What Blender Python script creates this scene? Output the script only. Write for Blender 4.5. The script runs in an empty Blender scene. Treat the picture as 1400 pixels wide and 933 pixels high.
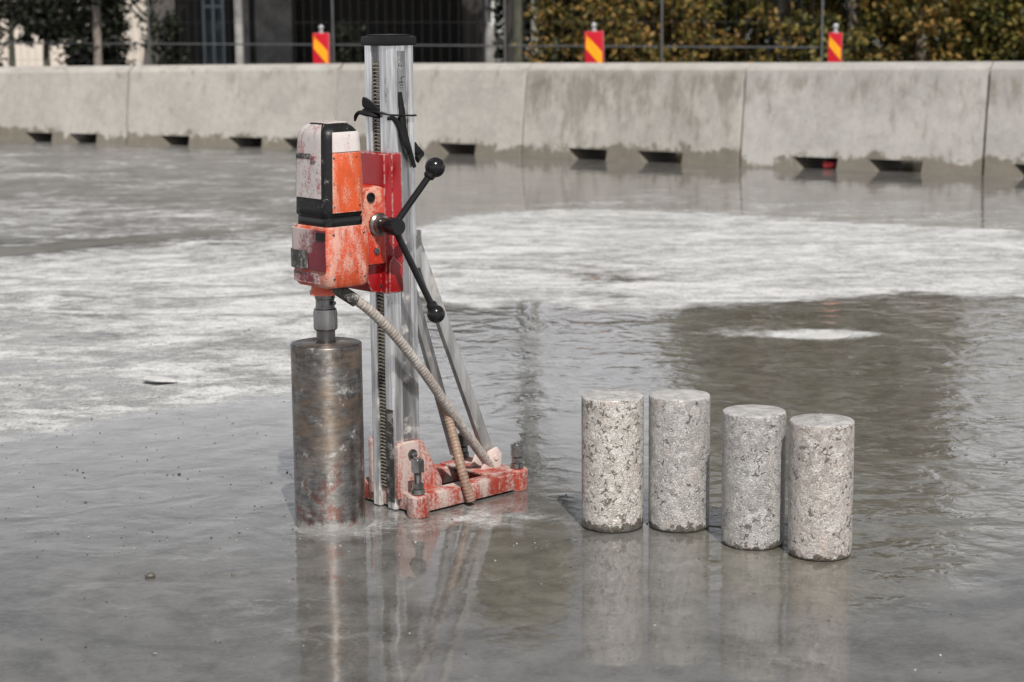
import bpy, bmesh, math, random
import numpy as np
from mathutils import Vector, Matrix
random.seed(7); rng = np.random.default_rng(7)
S = bpy.context.scene
COL = S.collection
PI = math.pi
# ------------------------------------------------------------------ camera
H, FPX = 1.215, 2700.0
p, r = math.radians(10), math.radians(.5)
F = np.array([0, math.cos(p), -math.sin(p)]); U0 = np.array([0, math.sin(p), math.cos(p)]); R0 = np.array([1., 0, 0])
UP = U0*math.cos(r)+R0*math.sin(r); RT = R0*math.cos(r)-U0*math.sin(r); CAM = np.array([0, 0, H])
cd = bpy.data.cameras.new("camera"); cam = bpy.data.objects.new("camera", cd); COL.objects.link(cam)
M = Matrix.Identity(4)
for i in range(3):
    M[i][0] = RT[i]; M[i][1] = UP[i]; M[i][2] = -F[i]; M[i][3] = CAM[i]
cam.matrix_world = M
cd.sensor_width = 36; cd.lens = FPX/1400*36; cd.clip_end = 2000; cd.clip_start = .05
cd.dof.use_dof = True; cd.dof.focus_distance = 4.55; cd.dof.aperture_fstop = 5.8
S.camera = cam
# ------------------------------------------------------------------ world + sun
SUN_EL, SUN_ROT = math.radians(51), math.radians(168)
w = bpy.data.worlds.new("World"); S.world = w; w.use_nodes = True
nt = w.node_tree; nt.nodes.clear()
wo = nt.nodes.new("ShaderNodeOutputWorld"); bg = nt.nodes.new("ShaderNodeBackground")
sk = nt.nodes.new("ShaderNodeTexSky"); sk.sky_type = 'NISHITA'; sk.sun_disc = False
sk.sun_elevation = SUN_EL; sk.sun_rotation = SUN_ROT; sk.air_density = 1.0; sk.dust_density = 2.5; sk.ozone_density = 1.0
hs = nt.nodes.new("ShaderNodeHueSaturation"); hs.inputs['Saturation'].default_value = .35
nt.links.new(sk.outputs[0], hs.inputs['Color'])
tc = nt.nodes.new("ShaderNodeTexCoord"); mp = nt.nodes.new("ShaderNodeMapping"); mp.inputs['Scale'].default_value = (1, 1, 3.2)
nz = nt.nodes.new("ShaderNodeTexNoise"); nz.inputs['Scale'].default_value = 2.1; nz.inputs['Detail'].default_value = 6; nz.inputs['Roughness'].default_value = .55
rp = nt.nodes.new("ShaderNodeValToRGB"); rp.color_ramp.elements[0].position = .42; rp.color_ramp.elements[1].position = .68
rp.color_ramp.elements[0].color = (0, 0, 0, 1); rp.color_ramp.elements[1].color = (.55, .55, .55, 1)
mx = nt.nodes.new("ShaderNodeMix"); mx.data_type = 'RGBA'; mx.inputs['B'].default_value = (6.2, 6.3, 6.6, 1)
nt.links.new(tc.outputs['Generated'], mp.inputs['Vector']); nt.links.new(mp.outputs[0], nz.inputs['Vector'])
nt.links.new(nz.outputs['Fac'], rp.inputs[0]); nt.links.new(rp.outputs[0], mx.inputs['Factor'])
nt.links.new(hs.outputs[0], mx.inputs['A'])
sx = nt.nodes.new("ShaderNodeSeparateXYZ"); nt.links.new(tc.outputs['Generated'], sx.inputs[0])
mr = nt.nodes.new("ShaderNodeMapRange"); mr.interpolation_type = 'SMOOTHSTEP'; nt.links.new(sx.outputs[2], mr.inputs['Value'])
mr.inputs['From Min'].default_value = .17; mr.inputs['From Max'].default_value = .33; mr.inputs['To Min'].default_value = .92; mr.inputs['To Max'].default_value = 0
hz2 = nt.nodes.new("ShaderNodeMix"); hz2.data_type = 'RGBA'; hz2.inputs['B'].default_value = (15.4, 15.5, 16.2, 1)
nt.links.new(mr.outputs[0], hz2.inputs['Factor']); nt.links.new(mx.outputs['Result'], hz2.inputs['A'])
nt.links.new(hz2.outputs['Result'], bg.inputs['Color']); bg.inputs['Strength'].default_value = .06
nt.links.new(bg.outputs[0], wo.inputs[0])
sd = bpy.data.lights.new("sun", 'SUN'); sd.energy = 5.0; sd.angle = math.radians(.53); sd.color = (1, .955, .89)
sun = bpy.data.objects.new("sun", sd); COL.objects.link(sun)
tosun = Vector((math.sin(SUN_ROT)*math.cos(SUN_EL), math.cos(SUN_ROT)*math.cos(SUN_EL), math.sin(SUN_EL)))
sun.rotation_euler = tosun.to_track_quat('Z', 'Y').to_euler()
S.view_settings.view_transform = 'Standard'; S.view_settings.look = 'None'; S.view_settings.gamma = 1
S.view_settings.exposure = 0.12

# ------------------------------------------------------------------ measuring helpers
def ray(x, y): return F*FPX+RT*(x-700)-UP*(y-466.5)
def gp(x, y, z=0.0):
    d = ray(x, y); return CAM+d*((z-H)/d[2])
def at_depth(x, y, Y):
    d = ray(x, y); return CAM+d*Y/d[1]

# ------------------------------------------------------------------ object helpers
def tag(o, label=None, cat=None, group=None, kind=None):
    if label: o['label'] = label
    if cat: o['category'] = cat
    if group: o['group'] = group
    if kind: o['kind'] = kind
    return o
def thing(name, loc, rz, label, cat, group=None):
    o = bpy.data.objects.new(name, None); COL.objects.link(o); o.empty_display_size = .1
    o.location = loc; o.rotation_euler = (0, 0, rz)
    return tag(o, label, cat, group)
def obj(name, bm, mat, parent=None, smooth=40):
    me = bpy.data.meshes.new(name)
    bmesh.ops.recalc_face_normals(bm, faces=bm.faces)
    bm.to_mesh(me); bm.free()
    for m in (mat if isinstance(mat, (list, tuple)) else [mat]): me.materials.append(m)
    if smooth:
        me.polygons.foreach_set('use_smooth', [True]*len(me.polygons))
        me.set_sharp_from_angle(angle=math.radians(smooth))
    o = bpy.data.objects.new(name, me); COL.objects.link(o)
    if parent: o.parent = parent
    return o
def B(): return bmesh.new()
def bevel(bm, w, seg=2, ang=30):
    es = [e for e in bm.edges if len(e.link_faces) == 2 and e.calc_face_angle(0) > math.radians(ang)]
    if es: bmesh.ops.bevel(bm, geom=es, offset=w, segments=seg, affect='EDGES', profile=.6, clamp_overlap=True)
    return bm
def merge(bm, b2):
    me = bpy.data.meshes.new("tmp"); b2.to_mesh(me); b2.free(); bm.from_mesh(me); bpy.data.meshes.remove(me); return bm
def box(x0, x1, y0, y1, z0, z1, bev=0, seg=2):
    b = B(); bmesh.ops.create_cube(b, size=1)
    for v in b.verts:
        v.co = Vector(((x0+x1)/2+v.co.x*(x1-x0), (y0+y1)/2+v.co.y*(y1-y0), (z0+z1)/2+v.co.z*(z1-z0)))
    if bev: bevel(b, bev, seg)
    return b
def xform(b, m):
    bmesh.ops.transform(b, matrix=m, verts=b.verts); return b
def lathe(prof, n=24, axis='Z', at=(0, 0, 0)):
    """prof: list of (radius, height)"""
    b = B(); rings = []
    for (rr, z) in prof:
        if rr < 1e-6: rings.append([b.verts.new((0, 0, z))])
        else: rings.append([b.verts.new((rr*math.cos(2*PI*i/n), rr*math.sin(2*PI*i/n), z)) for i in range(n)])
    for a, c in zip(rings[:-1], rings[1:]):
        if len(a) == 1 and len(c) == 1: continue
        for i in range(n):
            j = (i+1) % n
            if len(a) == 1: b.faces.new((a[0], c[i], c[j]))
            elif len(c) == 1: b.faces.new((a[i], a[j], c[0]))
            else: b.faces.new((a[i], a[j], c[j], c[i]))
    if len(rings[0]) > 1: b.faces.new(rings[0][::-1])
    if len(rings[-1]) > 1: b.faces.new(rings[-1])
    q = {'Z': Matrix.Identity(4), 'Y': Matrix.Rotation(-PI/2, 4, 'X'), 'X': Matrix.Rotation(PI/2, 4, 'Y')}[axis]
    return xform(b, Matrix.Translation(at) @ q)
def hexnut(R, z0, z1, at, n=6, ch=.0015):
    return lathe([(R-ch, z0), (R, z0+ch), (R, z1-ch), (R-ch*1.5, z1)], n, 'Z', at)
def prism(poly, axis, a, c, bev=0):
    """extrude a 2D polygon along axis between a and c. axis 'Y': poly=(x,z); 'Z': poly=(x,y); 'X': poly=(y,z)"""
    b = B()
    def P(q, t): return {'Y': (q[0], t, q[1]), 'Z': (q[0], q[1], t), 'X': (t, q[0], q[1])}[axis]
    A = [b.verts.new(P(q, a)) for q in poly]; C = [b.verts.new(P(q, c)) for q in poly]
    b.faces.new(A); b.faces.new(C[::-1])
    n = len(poly)
    for i in range(n): b.faces.new((A[i], A[(i+1) % n], C[(i+1) % n], C[i]))
    bmesh.ops.recalc_face_normals(b, faces=b.faces)
    if bev: bevel(b, bev)
    return b
def smooth_path(pts, n):
    pts = [Vector(q) for q in pts]; P = [pts[0]*2-pts[1]]+pts+[pts[-1]*2-pts[-2]]
    dense = []
    for i in range(1, len(P)-2):
        for k in range(40):
            t = k/40; a, b_, c, d = P[i-1:i+3]
            dense.append(.5*((2*b_)+(-a+c)*t+(2*a-5*b_+4*c-d)*t*t+(-a+3*b_-3*c+d)*t**3))
    dense.append(P[-2])
    L = [0]
    for a, b_ in zip(dense[:-1], dense[1:]): L.append(L[-1]+(b_-a).length)
    out = []; j = 0
    for k in range(n):
        s = L[-1]*k/(n-1)
        while j < len(L)-2 and L[j+1] < s: j += 1
        t = (s-L[j])/max(1e-9, L[j+1]-L[j]); out.append(dense[j].lerp(dense[j+1], min(1, t)))
    return out, L[-1]
def tube(pts, rad, n=12, flat=1.0, up=Vector((0, 0, 1))):
    """rad: float or list per point; flat<1 squashes one side"""
    b = B(); rings = []
    N = len(pts)
    for i, q in enumerate(pts):
        t = (pts[min(i+1, N-1)]-pts[max(i-1, 0)]).normalized()
        a = t.cross(up)
        if a.length < 1e-3: a = t.cross(Vector((1, 0, 0)))
        a.normalize(); c = a.cross(t)
        R_ = rad[i] if isinstance(rad, (list, tuple)) else rad
        rings.append([b.verts.new(q+a*R_*math.cos(2*PI*k/n)+c*R_*flat*math.sin(2*PI*k/n)) for k in range(n)])
    for a, c in zip(rings[:-1], rings[1:]):
        for k in range(n): b.faces.new((a[k], a[(k+1) % n], c[(k+1) % n], c[k]))
    b.faces.new(rings[0][::-1]); b.faces.new(rings[-1])
    return b
def bar(a, c, w, t, up=Vector((0, 0, 1))):
    """flat bar from a to c, width w along side, thickness t"""
    a, c = Vector(a), Vector(c); d = (c-a); L = d.length; d.normalize()
    s = d.cross(up).normalized(); n = s.cross(d)
    m = Matrix((( *(s), 0), (*(d), 0), (*(n), 0), (0, 0, 0, 1))).transposed()
    m.translation = a
    return xform(box(-w/2, w/2, 0, L, -t/2, t/2, min(w, t)*.15), m)

# ------------------------------------------------------------------ material helper
class NM:
    def __init__(s, name):
        s.m = bpy.data.materials.new(name); s.m.use_nodes = True; s.t = s.m.node_tree; s.t.nodes.clear()
        s.out = s.n("OutputMaterial"); s.p = s.n("BsdfPrincipled"); s.t.links.new(s.p.outputs[0], s.out.inputs[0])
        s._c = None
    def n(s, k): return s.t.nodes.new("ShaderNode"+k)
    def set(s, sock, v):
        if isinstance(v, bpy.types.NodeSocket): s.t.links.new(v, sock)
        elif isinstance(v, (tuple, list)) and len(v) == 3 and sock.type == 'RGBA': sock.default_value = (*v, 1)
        else: sock.default_value = v
    def P(s, **k):
        for a, v in k.items(): s.set(s.p.inputs[a.replace('_', ' ')], v)
        return s
    def co(s, scale=(1, 1, 1), rnd=False):
        c = s.n("TexCoord").outputs['Object']
        if rnd:
            oi = s.n("ObjectInfo"); va = s.n("VectorMath"); va.operation = 'MULTIPLY_ADD'
            cc = s.n("CombineXYZ")
            for i in range(3): s.t.links.new(oi.outputs['Random'], cc.inputs[i])
            s.t.links.new(cc.outputs[0], va.inputs[0]); va.inputs[1].default_value = (37, 91, 53); s.t.links.new(c, va.inputs[2]); c = va.outputs[0]
        m = s.n("Mapping"); s.t.links.new(c, m.inputs[0]); m.inputs['Scale'].default_value = scale
        return m.outputs[0]
    def noise(s, sc, det=4, ro=.55, co=None, dist=0):
        q = s.n("TexNoise"); q.inputs['Scale'].default_value = sc; q.inputs['Detail'].default_value = det
        q.inputs['Roughness'].default_value = ro; q.inputs['Distortion'].default_value = dist
        s.t.links.new(co or s.co(), q.inputs['Vector']); return q.outputs['Fac']
    def vor(s, sc, co=None, feat='F1', out='Distance', rnd=1):
        q = s.n("TexVoronoi"); q.feature = feat; q.inputs['Scale'].default_value = sc; q.inputs['Randomness'].default_value = rnd
        s.t.links.new(co or s.co(), q.inputs['Vector']); return q.outputs[out]
    def ramp(s, f, stops):
        q = s.n("ValToRGB"); e = q.color_ramp.elements
        while len(e) < len(stops): e.new(.5)
        for i, (pos, c) in enumerate(stops):
            e[i].position = pos; e[i].color = (c, c, c, 1) if isinstance(c, (int, float)) else (*c, 1)
        s.t.links.new(f, q.inputs[0]); return q.outputs[0]
    def mix(s, f, a, b, mode='MIX'):
        q = s.n("Mix"); q.data_type = 'RGBA'; q.blend_type = mode
        s.set(q.inputs['Factor'], f); s.set(q.inputs['A'], a); s.set(q.inputs['B'], b); return q.outputs['Result']
    def ma(s, op, a, b=0, c=None, clamp=False):
        q = s.n("Math"); q.operation = op; q.use_clamp = clamp
        s.set(q.inputs[0], a); s.set(q.inputs[1], b)
        if c is not None: s.set(q.inputs[2], c)
        return q.outputs[0]
    def sstep(s, x, a, b, lo=0, hi=1):
        q = s.n("MapRange"); q.interpolation_type = 'SMOOTHSTEP'
        s.set(q.inputs['Value'], x); q.inputs['From Min'].default_value = a; q.inputs['From Max'].default_value = b
        q.inputs['To Min'].default_value = lo; q.inputs['To Max'].default_value = hi; return q.outputs[0]
    def attr(s, nm):
        q = s.n("Attribute"); q.attribute_name = nm; return q.outputs['Fac']
    def xyz(s, co=None):
        q = s.n("SeparateXYZ"); s.t.links.new(co or s.co(), q.inputs[0]); return q.outputs
    def bump(s, h, dist, strength=1, nrm=None):
        q = s.n("Bump"); s.set(q.inputs['Height'], h); s.set(q.inputs['Distance'], dist); q.inputs['Strength'].default_value = strength
        if nrm: s.t.links.new(nrm, q.inputs['Normal'])
        return q.outputs[0]

def painted(name, col, dust=.35, dustcol=(.52, .49, .46), rough=.42, chips=(.05, .03, .03), chip=.0, streak=(1, 1, .35), spec=.5, coat=0.0, amt=.88, fine=140):
    m = NM(name); c = m.co(streak)
    a = m.noise(22, 6, .62, c); b = m.noise(fine, 5, .65); d = m.noise(7, 4, .6)
    dark = tuple(x*.62 for x in col)
    base = m.mix(m.sstep(d, .3, .7), col, dark)
    s = m.ma('MULTIPLY_ADD', a, .65, m.ma('MULTIPLY', b, .35))
    dm = m.sstep(s, .62-dust*.4, .72-dust*.28)
    if chip: base = m.mix(m.sstep(m.noise(60, 5, .7), .66-chip*.2, .70-chip*.2), base, chips)
    bv_ = m.n("Bevel"); bv_.samples = 4; bv_.inputs['Radius'].default_value = .006; gn = m.n("NewGeometry"); dt = m.n("VectorMath"); dt.operation = 'DOT_PRODUCT'
    m.t.links.new(bv_.outputs[0], dt.inputs[0]); m.t.links.new(gn.outputs['Normal'], dt.inputs[1])
    ed = m.ma('MULTIPLY', m.sstep(dt.outputs['Value'], .985, .90), m.sstep(m.noise(75, 5, .7), .44, .56))
    runs = m.ma('MULTIPLY', m.sstep(m.noise(55, 5, .65, m.co((1, 1, .10))), .56, .66), .55)
    base = m.mix(m.ma('MULTIPLY', m.ma('MULTIPLY', runs, m.sstep(d, .4, .6)), min(1, dust*3)), base, dustcol)
    colr = m.mix(m.ma('MULTIPLY', dm, amt), base, dustcol)
    colr = m.mix(m.ma('MULTIPLY', ed, .8), colr, (.50, .44, .41))
    colr = m.mix(m.ma('MULTIPLY', m.sstep(m.noise(38, 6, .7), .60, .70), .55), colr, tuple(x*.25+.01 for x in col))
    m.P(Base_Color=colr, Roughness=m.ma('MULTIPLY_ADD', dm, .35, rough), Normal=m.bump(m.ma('MULTIPLY_ADD', dm, .6, m.ma('MULTIPLY', b, .4)), .0012, .8), Specular_IOR_Level=spec, Coat_Weight=coat, Coat_Roughness=.15)
    return m.m
def metal(name, col, rough=.35, dust=.2, metallic=.9, streak=(1, 1, .15), dustcol=(.45, .44, .42), dk=.6):
    m = NM(name); c = m.co(streak); a = m.noise(60, 5, .6, c); b = m.noise(18, 5, .65)
    base = m.mix(m.sstep(a, .3, .7), col, tuple(x*dk for x in col))
    dm = m.sstep(b, .72-dust*.5, .85-dust*.4)
    m.P(Base_Color=m.mix(dm, base, dustcol), Metallic=m.ma('MULTIPLY', m.ma('SUBTRACT', 1, dm), metallic), Roughness=m.ma('MULTIPLY_ADD', dm, .4, m.ma('MULTIPLY_ADD', a, .2, rough-.1)), Normal=m.bump(a, .0004, .6))
    return m.m
def plastic(name, col, rough=.4, dust=.1):
    m = NM(name); a = m.noise(45, 6, .65); b = m.noise(350, 2, .5)
    dm = m.sstep(m.ma('MULTIPLY_ADD', b, .35, m.ma('MULTIPLY', a, .65)), .66-dust*.3, .76-dust*.2)
    m.P(Base_Color=m.mix(m.ma('MULTIPLY', dm, .7), col, (.38, .37, .36)), Roughness=m.ma('MULTIPLY_ADD', dm, .35, rough), Specular_IOR_Level=.3, Normal=m.bump(b, .0004, .5))
    return m.m

# ================================================================== GROUND
def ground_material():
    m = NM("wet_concrete")
    c = m.co(); dry = m.attr('dry'); rip = m.attr('ripple'); mud_tone = m.attr('mud_tone'); film = m.attr('film'); ridge = m.attr('ridge')
    n0 = m.noise(.8, 5, .6, m.co((.7, 1, 1)), 1.2); n1 = m.noise(2.6, 9, .64, c, .9); n2 = m.noise(15, 8, .70, c, .5); n3 = m.noise(85, 6, .68, c); sw = m.noise(2.0, 7, .62, c, 2.6); n5 = m.noise(3.4, 8, .62, m.co((.5, 1, 1)), 1.4)
    nn = m.ma('ADD', m.ma('MULTIPLY_ADD', n1, 1.15, -.575), m.ma('ADD', m.ma('MULTIPLY_ADD', n2, .95, -.475), m.ma('ADD', m.ma('MULTIPLY_ADD', n3, .60, -.30), m.ma('MULTIPLY_ADD', n5, 1.6, -.80))))
    k = m.ma('ADD', dry, nn)
    dm = m.sstep(k, .05, 1.12)
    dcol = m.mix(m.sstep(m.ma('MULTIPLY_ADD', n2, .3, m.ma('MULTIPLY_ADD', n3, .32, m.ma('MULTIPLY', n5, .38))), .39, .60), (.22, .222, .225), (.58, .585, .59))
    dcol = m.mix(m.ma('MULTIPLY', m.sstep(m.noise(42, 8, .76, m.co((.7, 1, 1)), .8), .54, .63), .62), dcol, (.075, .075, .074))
    wetc = m.mix(m.sstep(m.ma('MULTIPLY_ADD', sw, .6, m.ma('MULTIPLY', n2, .4)), .36, .64), (.058, .055, .050), (.135, .132, .127))
    wetc = m.mix(m.ma('MULTIPLY', m.sstep(n3, .42, .62), .20), wetc, (.18, .178, .17))
    wetc = m.mix(m.ma('MULTIPLY', mud_tone, m.ma('MULTIPLY_ADD', sw, .8, .5), None, True), wetc, m.mix(m.sstep(n2, .35, .65), (.085, .077, .055), (.15, .14, .108)))  # mud colour, also used for the painted hedge and crown reflections
    wetc = m.mix(m.ma('MULTIPLY', m.ma('MULTIPLY', m.sstep(n3, .61, .69), m.sstep(n2, .48, .62)), m.ma('MULTIPLY_ADD', dry, .8, .25, True)), wetc, (.42, .42, .41))
    wetc = m.mix(m.ma('MULTIPLY', m.sstep(m.noise(52, 5, .65, c), .61, .70), .6), wetc, (.032, .031, .029))
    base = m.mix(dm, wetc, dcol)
    base = m.mix(m.ma('MULTIPLY', ridge, m.ma('MULTIPLY_ADD', n2, .9, .1)), base, (.045, .044, .042))
    wet = m.ma('SUBTRACT', 1, m.sstep(dm, .12, .75))
    ra = m.noise(7, 2, .4, c, .7); rb = m.noise(26, 2, .5, c, .5)
    wave = m.ma('MULTIPLY_ADD', rb, .18, ra)
    wave = m.ma('MULTIPLY_ADD', m.ma('MULTIPLY', m.noise(75, 3, .6, c), m.sstep(sw, .42, .6)), .07, wave)
    ripb = m.bump(wave, m.ma('MULTIPLY', rip, .0052), 1)
    gb = m.bump(m.ma('ADD', m.ma('MULTIPLY_ADD', n3, .4, m.ma('MULTIPLY', n2, .6)), m.ma('MULTIPLY', dm, .2)), m.ma('MULTIPLY_ADD', dm, .009, .003), 1)
    m.P(Base_Color=base, Roughness=m.ma('MULTIPLY_ADD', dm, .3, .5), Normal=gb, Specular_IOR_Level=.3,
        Coat_Weight=m.ma('MULTIPLY', wet, m.ma('MULTIPLY_ADD', film, .6, .4)), Coat_Roughness=m.ma('MULTIPLY_ADD', m.ma('SUBTRACT', 1, film), .26, m.ma('MULTIPLY_ADD', n2, .03, .004)), Coat_IOR=1.62, Coat_Normal=ripb)
    return m.m
def axis(parts):
    out = []
    for a, b_, n in parts: out += list(np.linspace(a, b_, n, endpoint=False))
    return np.array(out+[parts[-1][1]])
XS = axis([(-400, -30, 12), (-30, -6, 24), (-6, -1.8, 80), (-1.8, 1.8, 210), (1.8, 6, 80), (6, 30, 24), (30, 400, 12)])
YS = axis([(-60, -4, 8), (-4, 2.4, 20), (2.4, 8, 260), (8, 18, 170), (18, 40, 30), (40, 900, 14)])
gx, gy = np.meshgrid(XS, YS); V = np.stack([gx.ravel(), gy.ravel(), np.zeros(gx.size)], 1)
nx, ny = len(XS), len(YS)
d = V-CAM; zc = d@F; okp = zc > .3; zs = np.where(okp, zc, 1)
PX = np.where(okp, 700+FPX*(d@RT)/zs, -9e4); PY = np.where(okp, 466.5-FPX*(d@UP)/zs, 9e4)
def mask(poly, sx=14, sy=5):
    """soft inside-mask of a ground outline measured in the photograph"""
    q = np.array(poly, float)*[1/sx, 1/sy]; X = PX/sx; Y = PY/sy
    near = (X > q[:, 0].min()-3) & (X < q[:, 0].max()+3) & (Y > q[:, 1].min()-3) & (Y < q[:, 1].max()+3)
    res = np.zeros(len(X)); X = X[near]; Y = Y[near]
    ins = np.zeros(len(X), bool); dist = np.full(len(X), 1e9)
    for a, b_ in zip(q, np.roll(q, -1, 0)):
        cr = ((a[1] > Y) != (b_[1] > Y)) & (X < (b_[0]-a[0])*(Y-a[1])/(b_[1]-a[1]+1e-12)+a[0]); ins ^= cr
        e = b_-a; t = np.clip(((X-a[0])*e[0]+(Y-a[1])*e[1])/(e@e+1e-12), 0, 1)
        dist = np.minimum(dist, np.hypot(X-a[0]-t*e[0], Y-a[1]-t*e[1]))
    s = np.clip(np.where(ins, dist, -dist)*.5+.5, 0, 1); res[near] = s*s*(3-2*s); return res
def ell(cx, cy, rx, ry, n=20): return [(cx+rx*math.cos(2*PI*i/n), cy+ry*math.sin(2*PI*i/n)) for i in range(n)]
dry = np.zeros(len(V)); mud_tone = np.zeros(len(V)); film = np.ones(len(V)); rip = np.full(len(V), .21)
far = np.clip((300-PY)/80, 0, 1)
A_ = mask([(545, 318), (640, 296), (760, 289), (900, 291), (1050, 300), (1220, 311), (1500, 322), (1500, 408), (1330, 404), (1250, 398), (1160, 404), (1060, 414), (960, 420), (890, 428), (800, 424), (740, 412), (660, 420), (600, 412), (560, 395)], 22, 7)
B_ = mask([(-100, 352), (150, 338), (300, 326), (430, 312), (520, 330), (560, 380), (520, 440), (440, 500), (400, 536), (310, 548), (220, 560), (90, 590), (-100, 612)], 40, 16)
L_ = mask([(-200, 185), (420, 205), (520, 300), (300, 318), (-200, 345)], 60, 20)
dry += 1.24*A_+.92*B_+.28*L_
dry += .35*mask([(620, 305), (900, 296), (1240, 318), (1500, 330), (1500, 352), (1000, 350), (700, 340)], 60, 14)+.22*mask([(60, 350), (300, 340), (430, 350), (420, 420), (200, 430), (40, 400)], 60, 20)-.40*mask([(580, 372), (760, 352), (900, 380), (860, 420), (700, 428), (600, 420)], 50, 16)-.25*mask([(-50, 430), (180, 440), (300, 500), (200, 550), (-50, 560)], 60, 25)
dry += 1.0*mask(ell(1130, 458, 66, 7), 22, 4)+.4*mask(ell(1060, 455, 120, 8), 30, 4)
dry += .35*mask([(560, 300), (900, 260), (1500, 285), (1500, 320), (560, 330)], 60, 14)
strip = mask([(-100, 344), (60, 336), (180, 324), (310, 316), (310, 319), (190, 330), (60, 345), (-100, 360)], 8, 2)
dry += .25*mask([(-100, 270), (200, 280), (380, 300), (330, 312), (180, 322), (60, 334), (-100, 342)], 50, 10)
dry -= 1.25*strip; mud_tone += .6*strip; film -= .5*strip
gro = mask([(560, 352), (660, 358), (800, 372), (920, 378), (920, 385), (800, 386), (660, 374), (560, 364)], 14, 4); dry -= .35*gro
dry += .38*mask(ell(690, 398, 120, 30), 40, 14)
R_ = mask([(900, 425), (1060, 416), (1250, 402), (1400, 412), (1500, 440), (1500, 640), (1380, 760), (1150, 850), (950, 800), (890, 600)], 40, 20)
mud_tone += .62*R_; rip += .5*R_+.55*mask([(1250, 420), (1430, 430), (1430, 700), (1340, 800), (1180, 860), (1120, 780), (1260, 680)], 40, 25)  # olive hedge reflection painted into the puddle colour, plus ripples
mud_tone += .15*mask(ell(220, 800, 170, 60), 80, 40)
mud_tone += .55*mask(ell(715, 790, 75, 70), 30, 25)  # brown reflection of the tree crown painted into the ground colour
dry += .42*mask(ell(590, 712, 170, 26), 60, 12)+.3*mask(ell(450, 728, 75, 16), 20, 8)
mud_tone += .25*mask(ell(640, 715, 120, 25), 40, 12)
pink = mask([(560, 722), (700, 690), (760, 690), (690, 730), (560, 760)], 30, 12)
near_l = mask([(-100, 600), (300, 560), (420, 560), (400, 730), (200, 760), (-100, 700)], 50, 25); rip += .04*near_l
rip += .45*mask([(560, 430), (900, 430), (900, 540), (560, 600)], 40, 25)
rip *= np.clip(1.15-np.clip((PY-780)/200, 0, 1)*.55, 0, 2)
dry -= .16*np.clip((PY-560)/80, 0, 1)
ridge = np.zeros(len(V))
def line(pl, wd):
    q = np.array(pl, float); dist = np.full(len(V), 1e9); cut = (PX > q[:, 0].min()-40) & (PX < q[:, 0].max()+40) & (PY > 200) & (PY < 950); idx = np.where(cut)[0]; X, Y = PX[idx], PY[idx]; dd_ = np.full(len(idx), 1e9)
    for a, b_ in zip(q[:-1], q[1:]):
        e = b_-a; t = np.clip(((X-a[0])*e[0]+(Y-a[1])*e[1])/(e@e), 0, 1); dd_ = np.minimum(dd_, np.hypot((X-a[0]-t*e[0])*.3, Y-a[1]-t*e[1]))
    o_ = np.zeros(len(V)); o_[idx] = np.clip(1-dd_/wd, 0, 1); return o_
ridge += .75*line([(172, 656), (215, 645), (262, 636), (320, 628), (405, 619)], 3.5)+.6*line([(120, 745), (200, 727), (262, 712), (330, 705), (402, 706)], 4)
ridge += .3*line([(570, 352), (660, 360), (800, 374), (930, 383)], 4)
rip += .12*far; film -= .72*L_+.14*far+.25*B_; film = np.clip(film, .25, 1)
faces = [(j*nx+i, j*nx+i+1, (j+1)*nx+i+1, (j+1)*nx+i) for j in range(ny-1) for i in range(nx-1)]
hz = np.zeros(len(V)); V[:, 2] = hz
me = bpy.data.meshes.new("ground"); me.from_pydata(V.tolist(), [], faces)
for nm, arr in (('dry', dry), ('mud_tone', np.clip(mud_tone, 0, 1)), ('film', film), ('ripple', np.clip(rip, 0, 2)), ('ridge', np.clip(ridge, 0, 1))):
    a = me.attributes.new(nm, 'FLOAT', 'POINT'); a.data.foreach_set('value', arr.astype(np.float32))
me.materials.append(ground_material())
g = bpy.data.objects.new("ground", me); COL.objects.link(g); tag(g, kind='structure')

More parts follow.
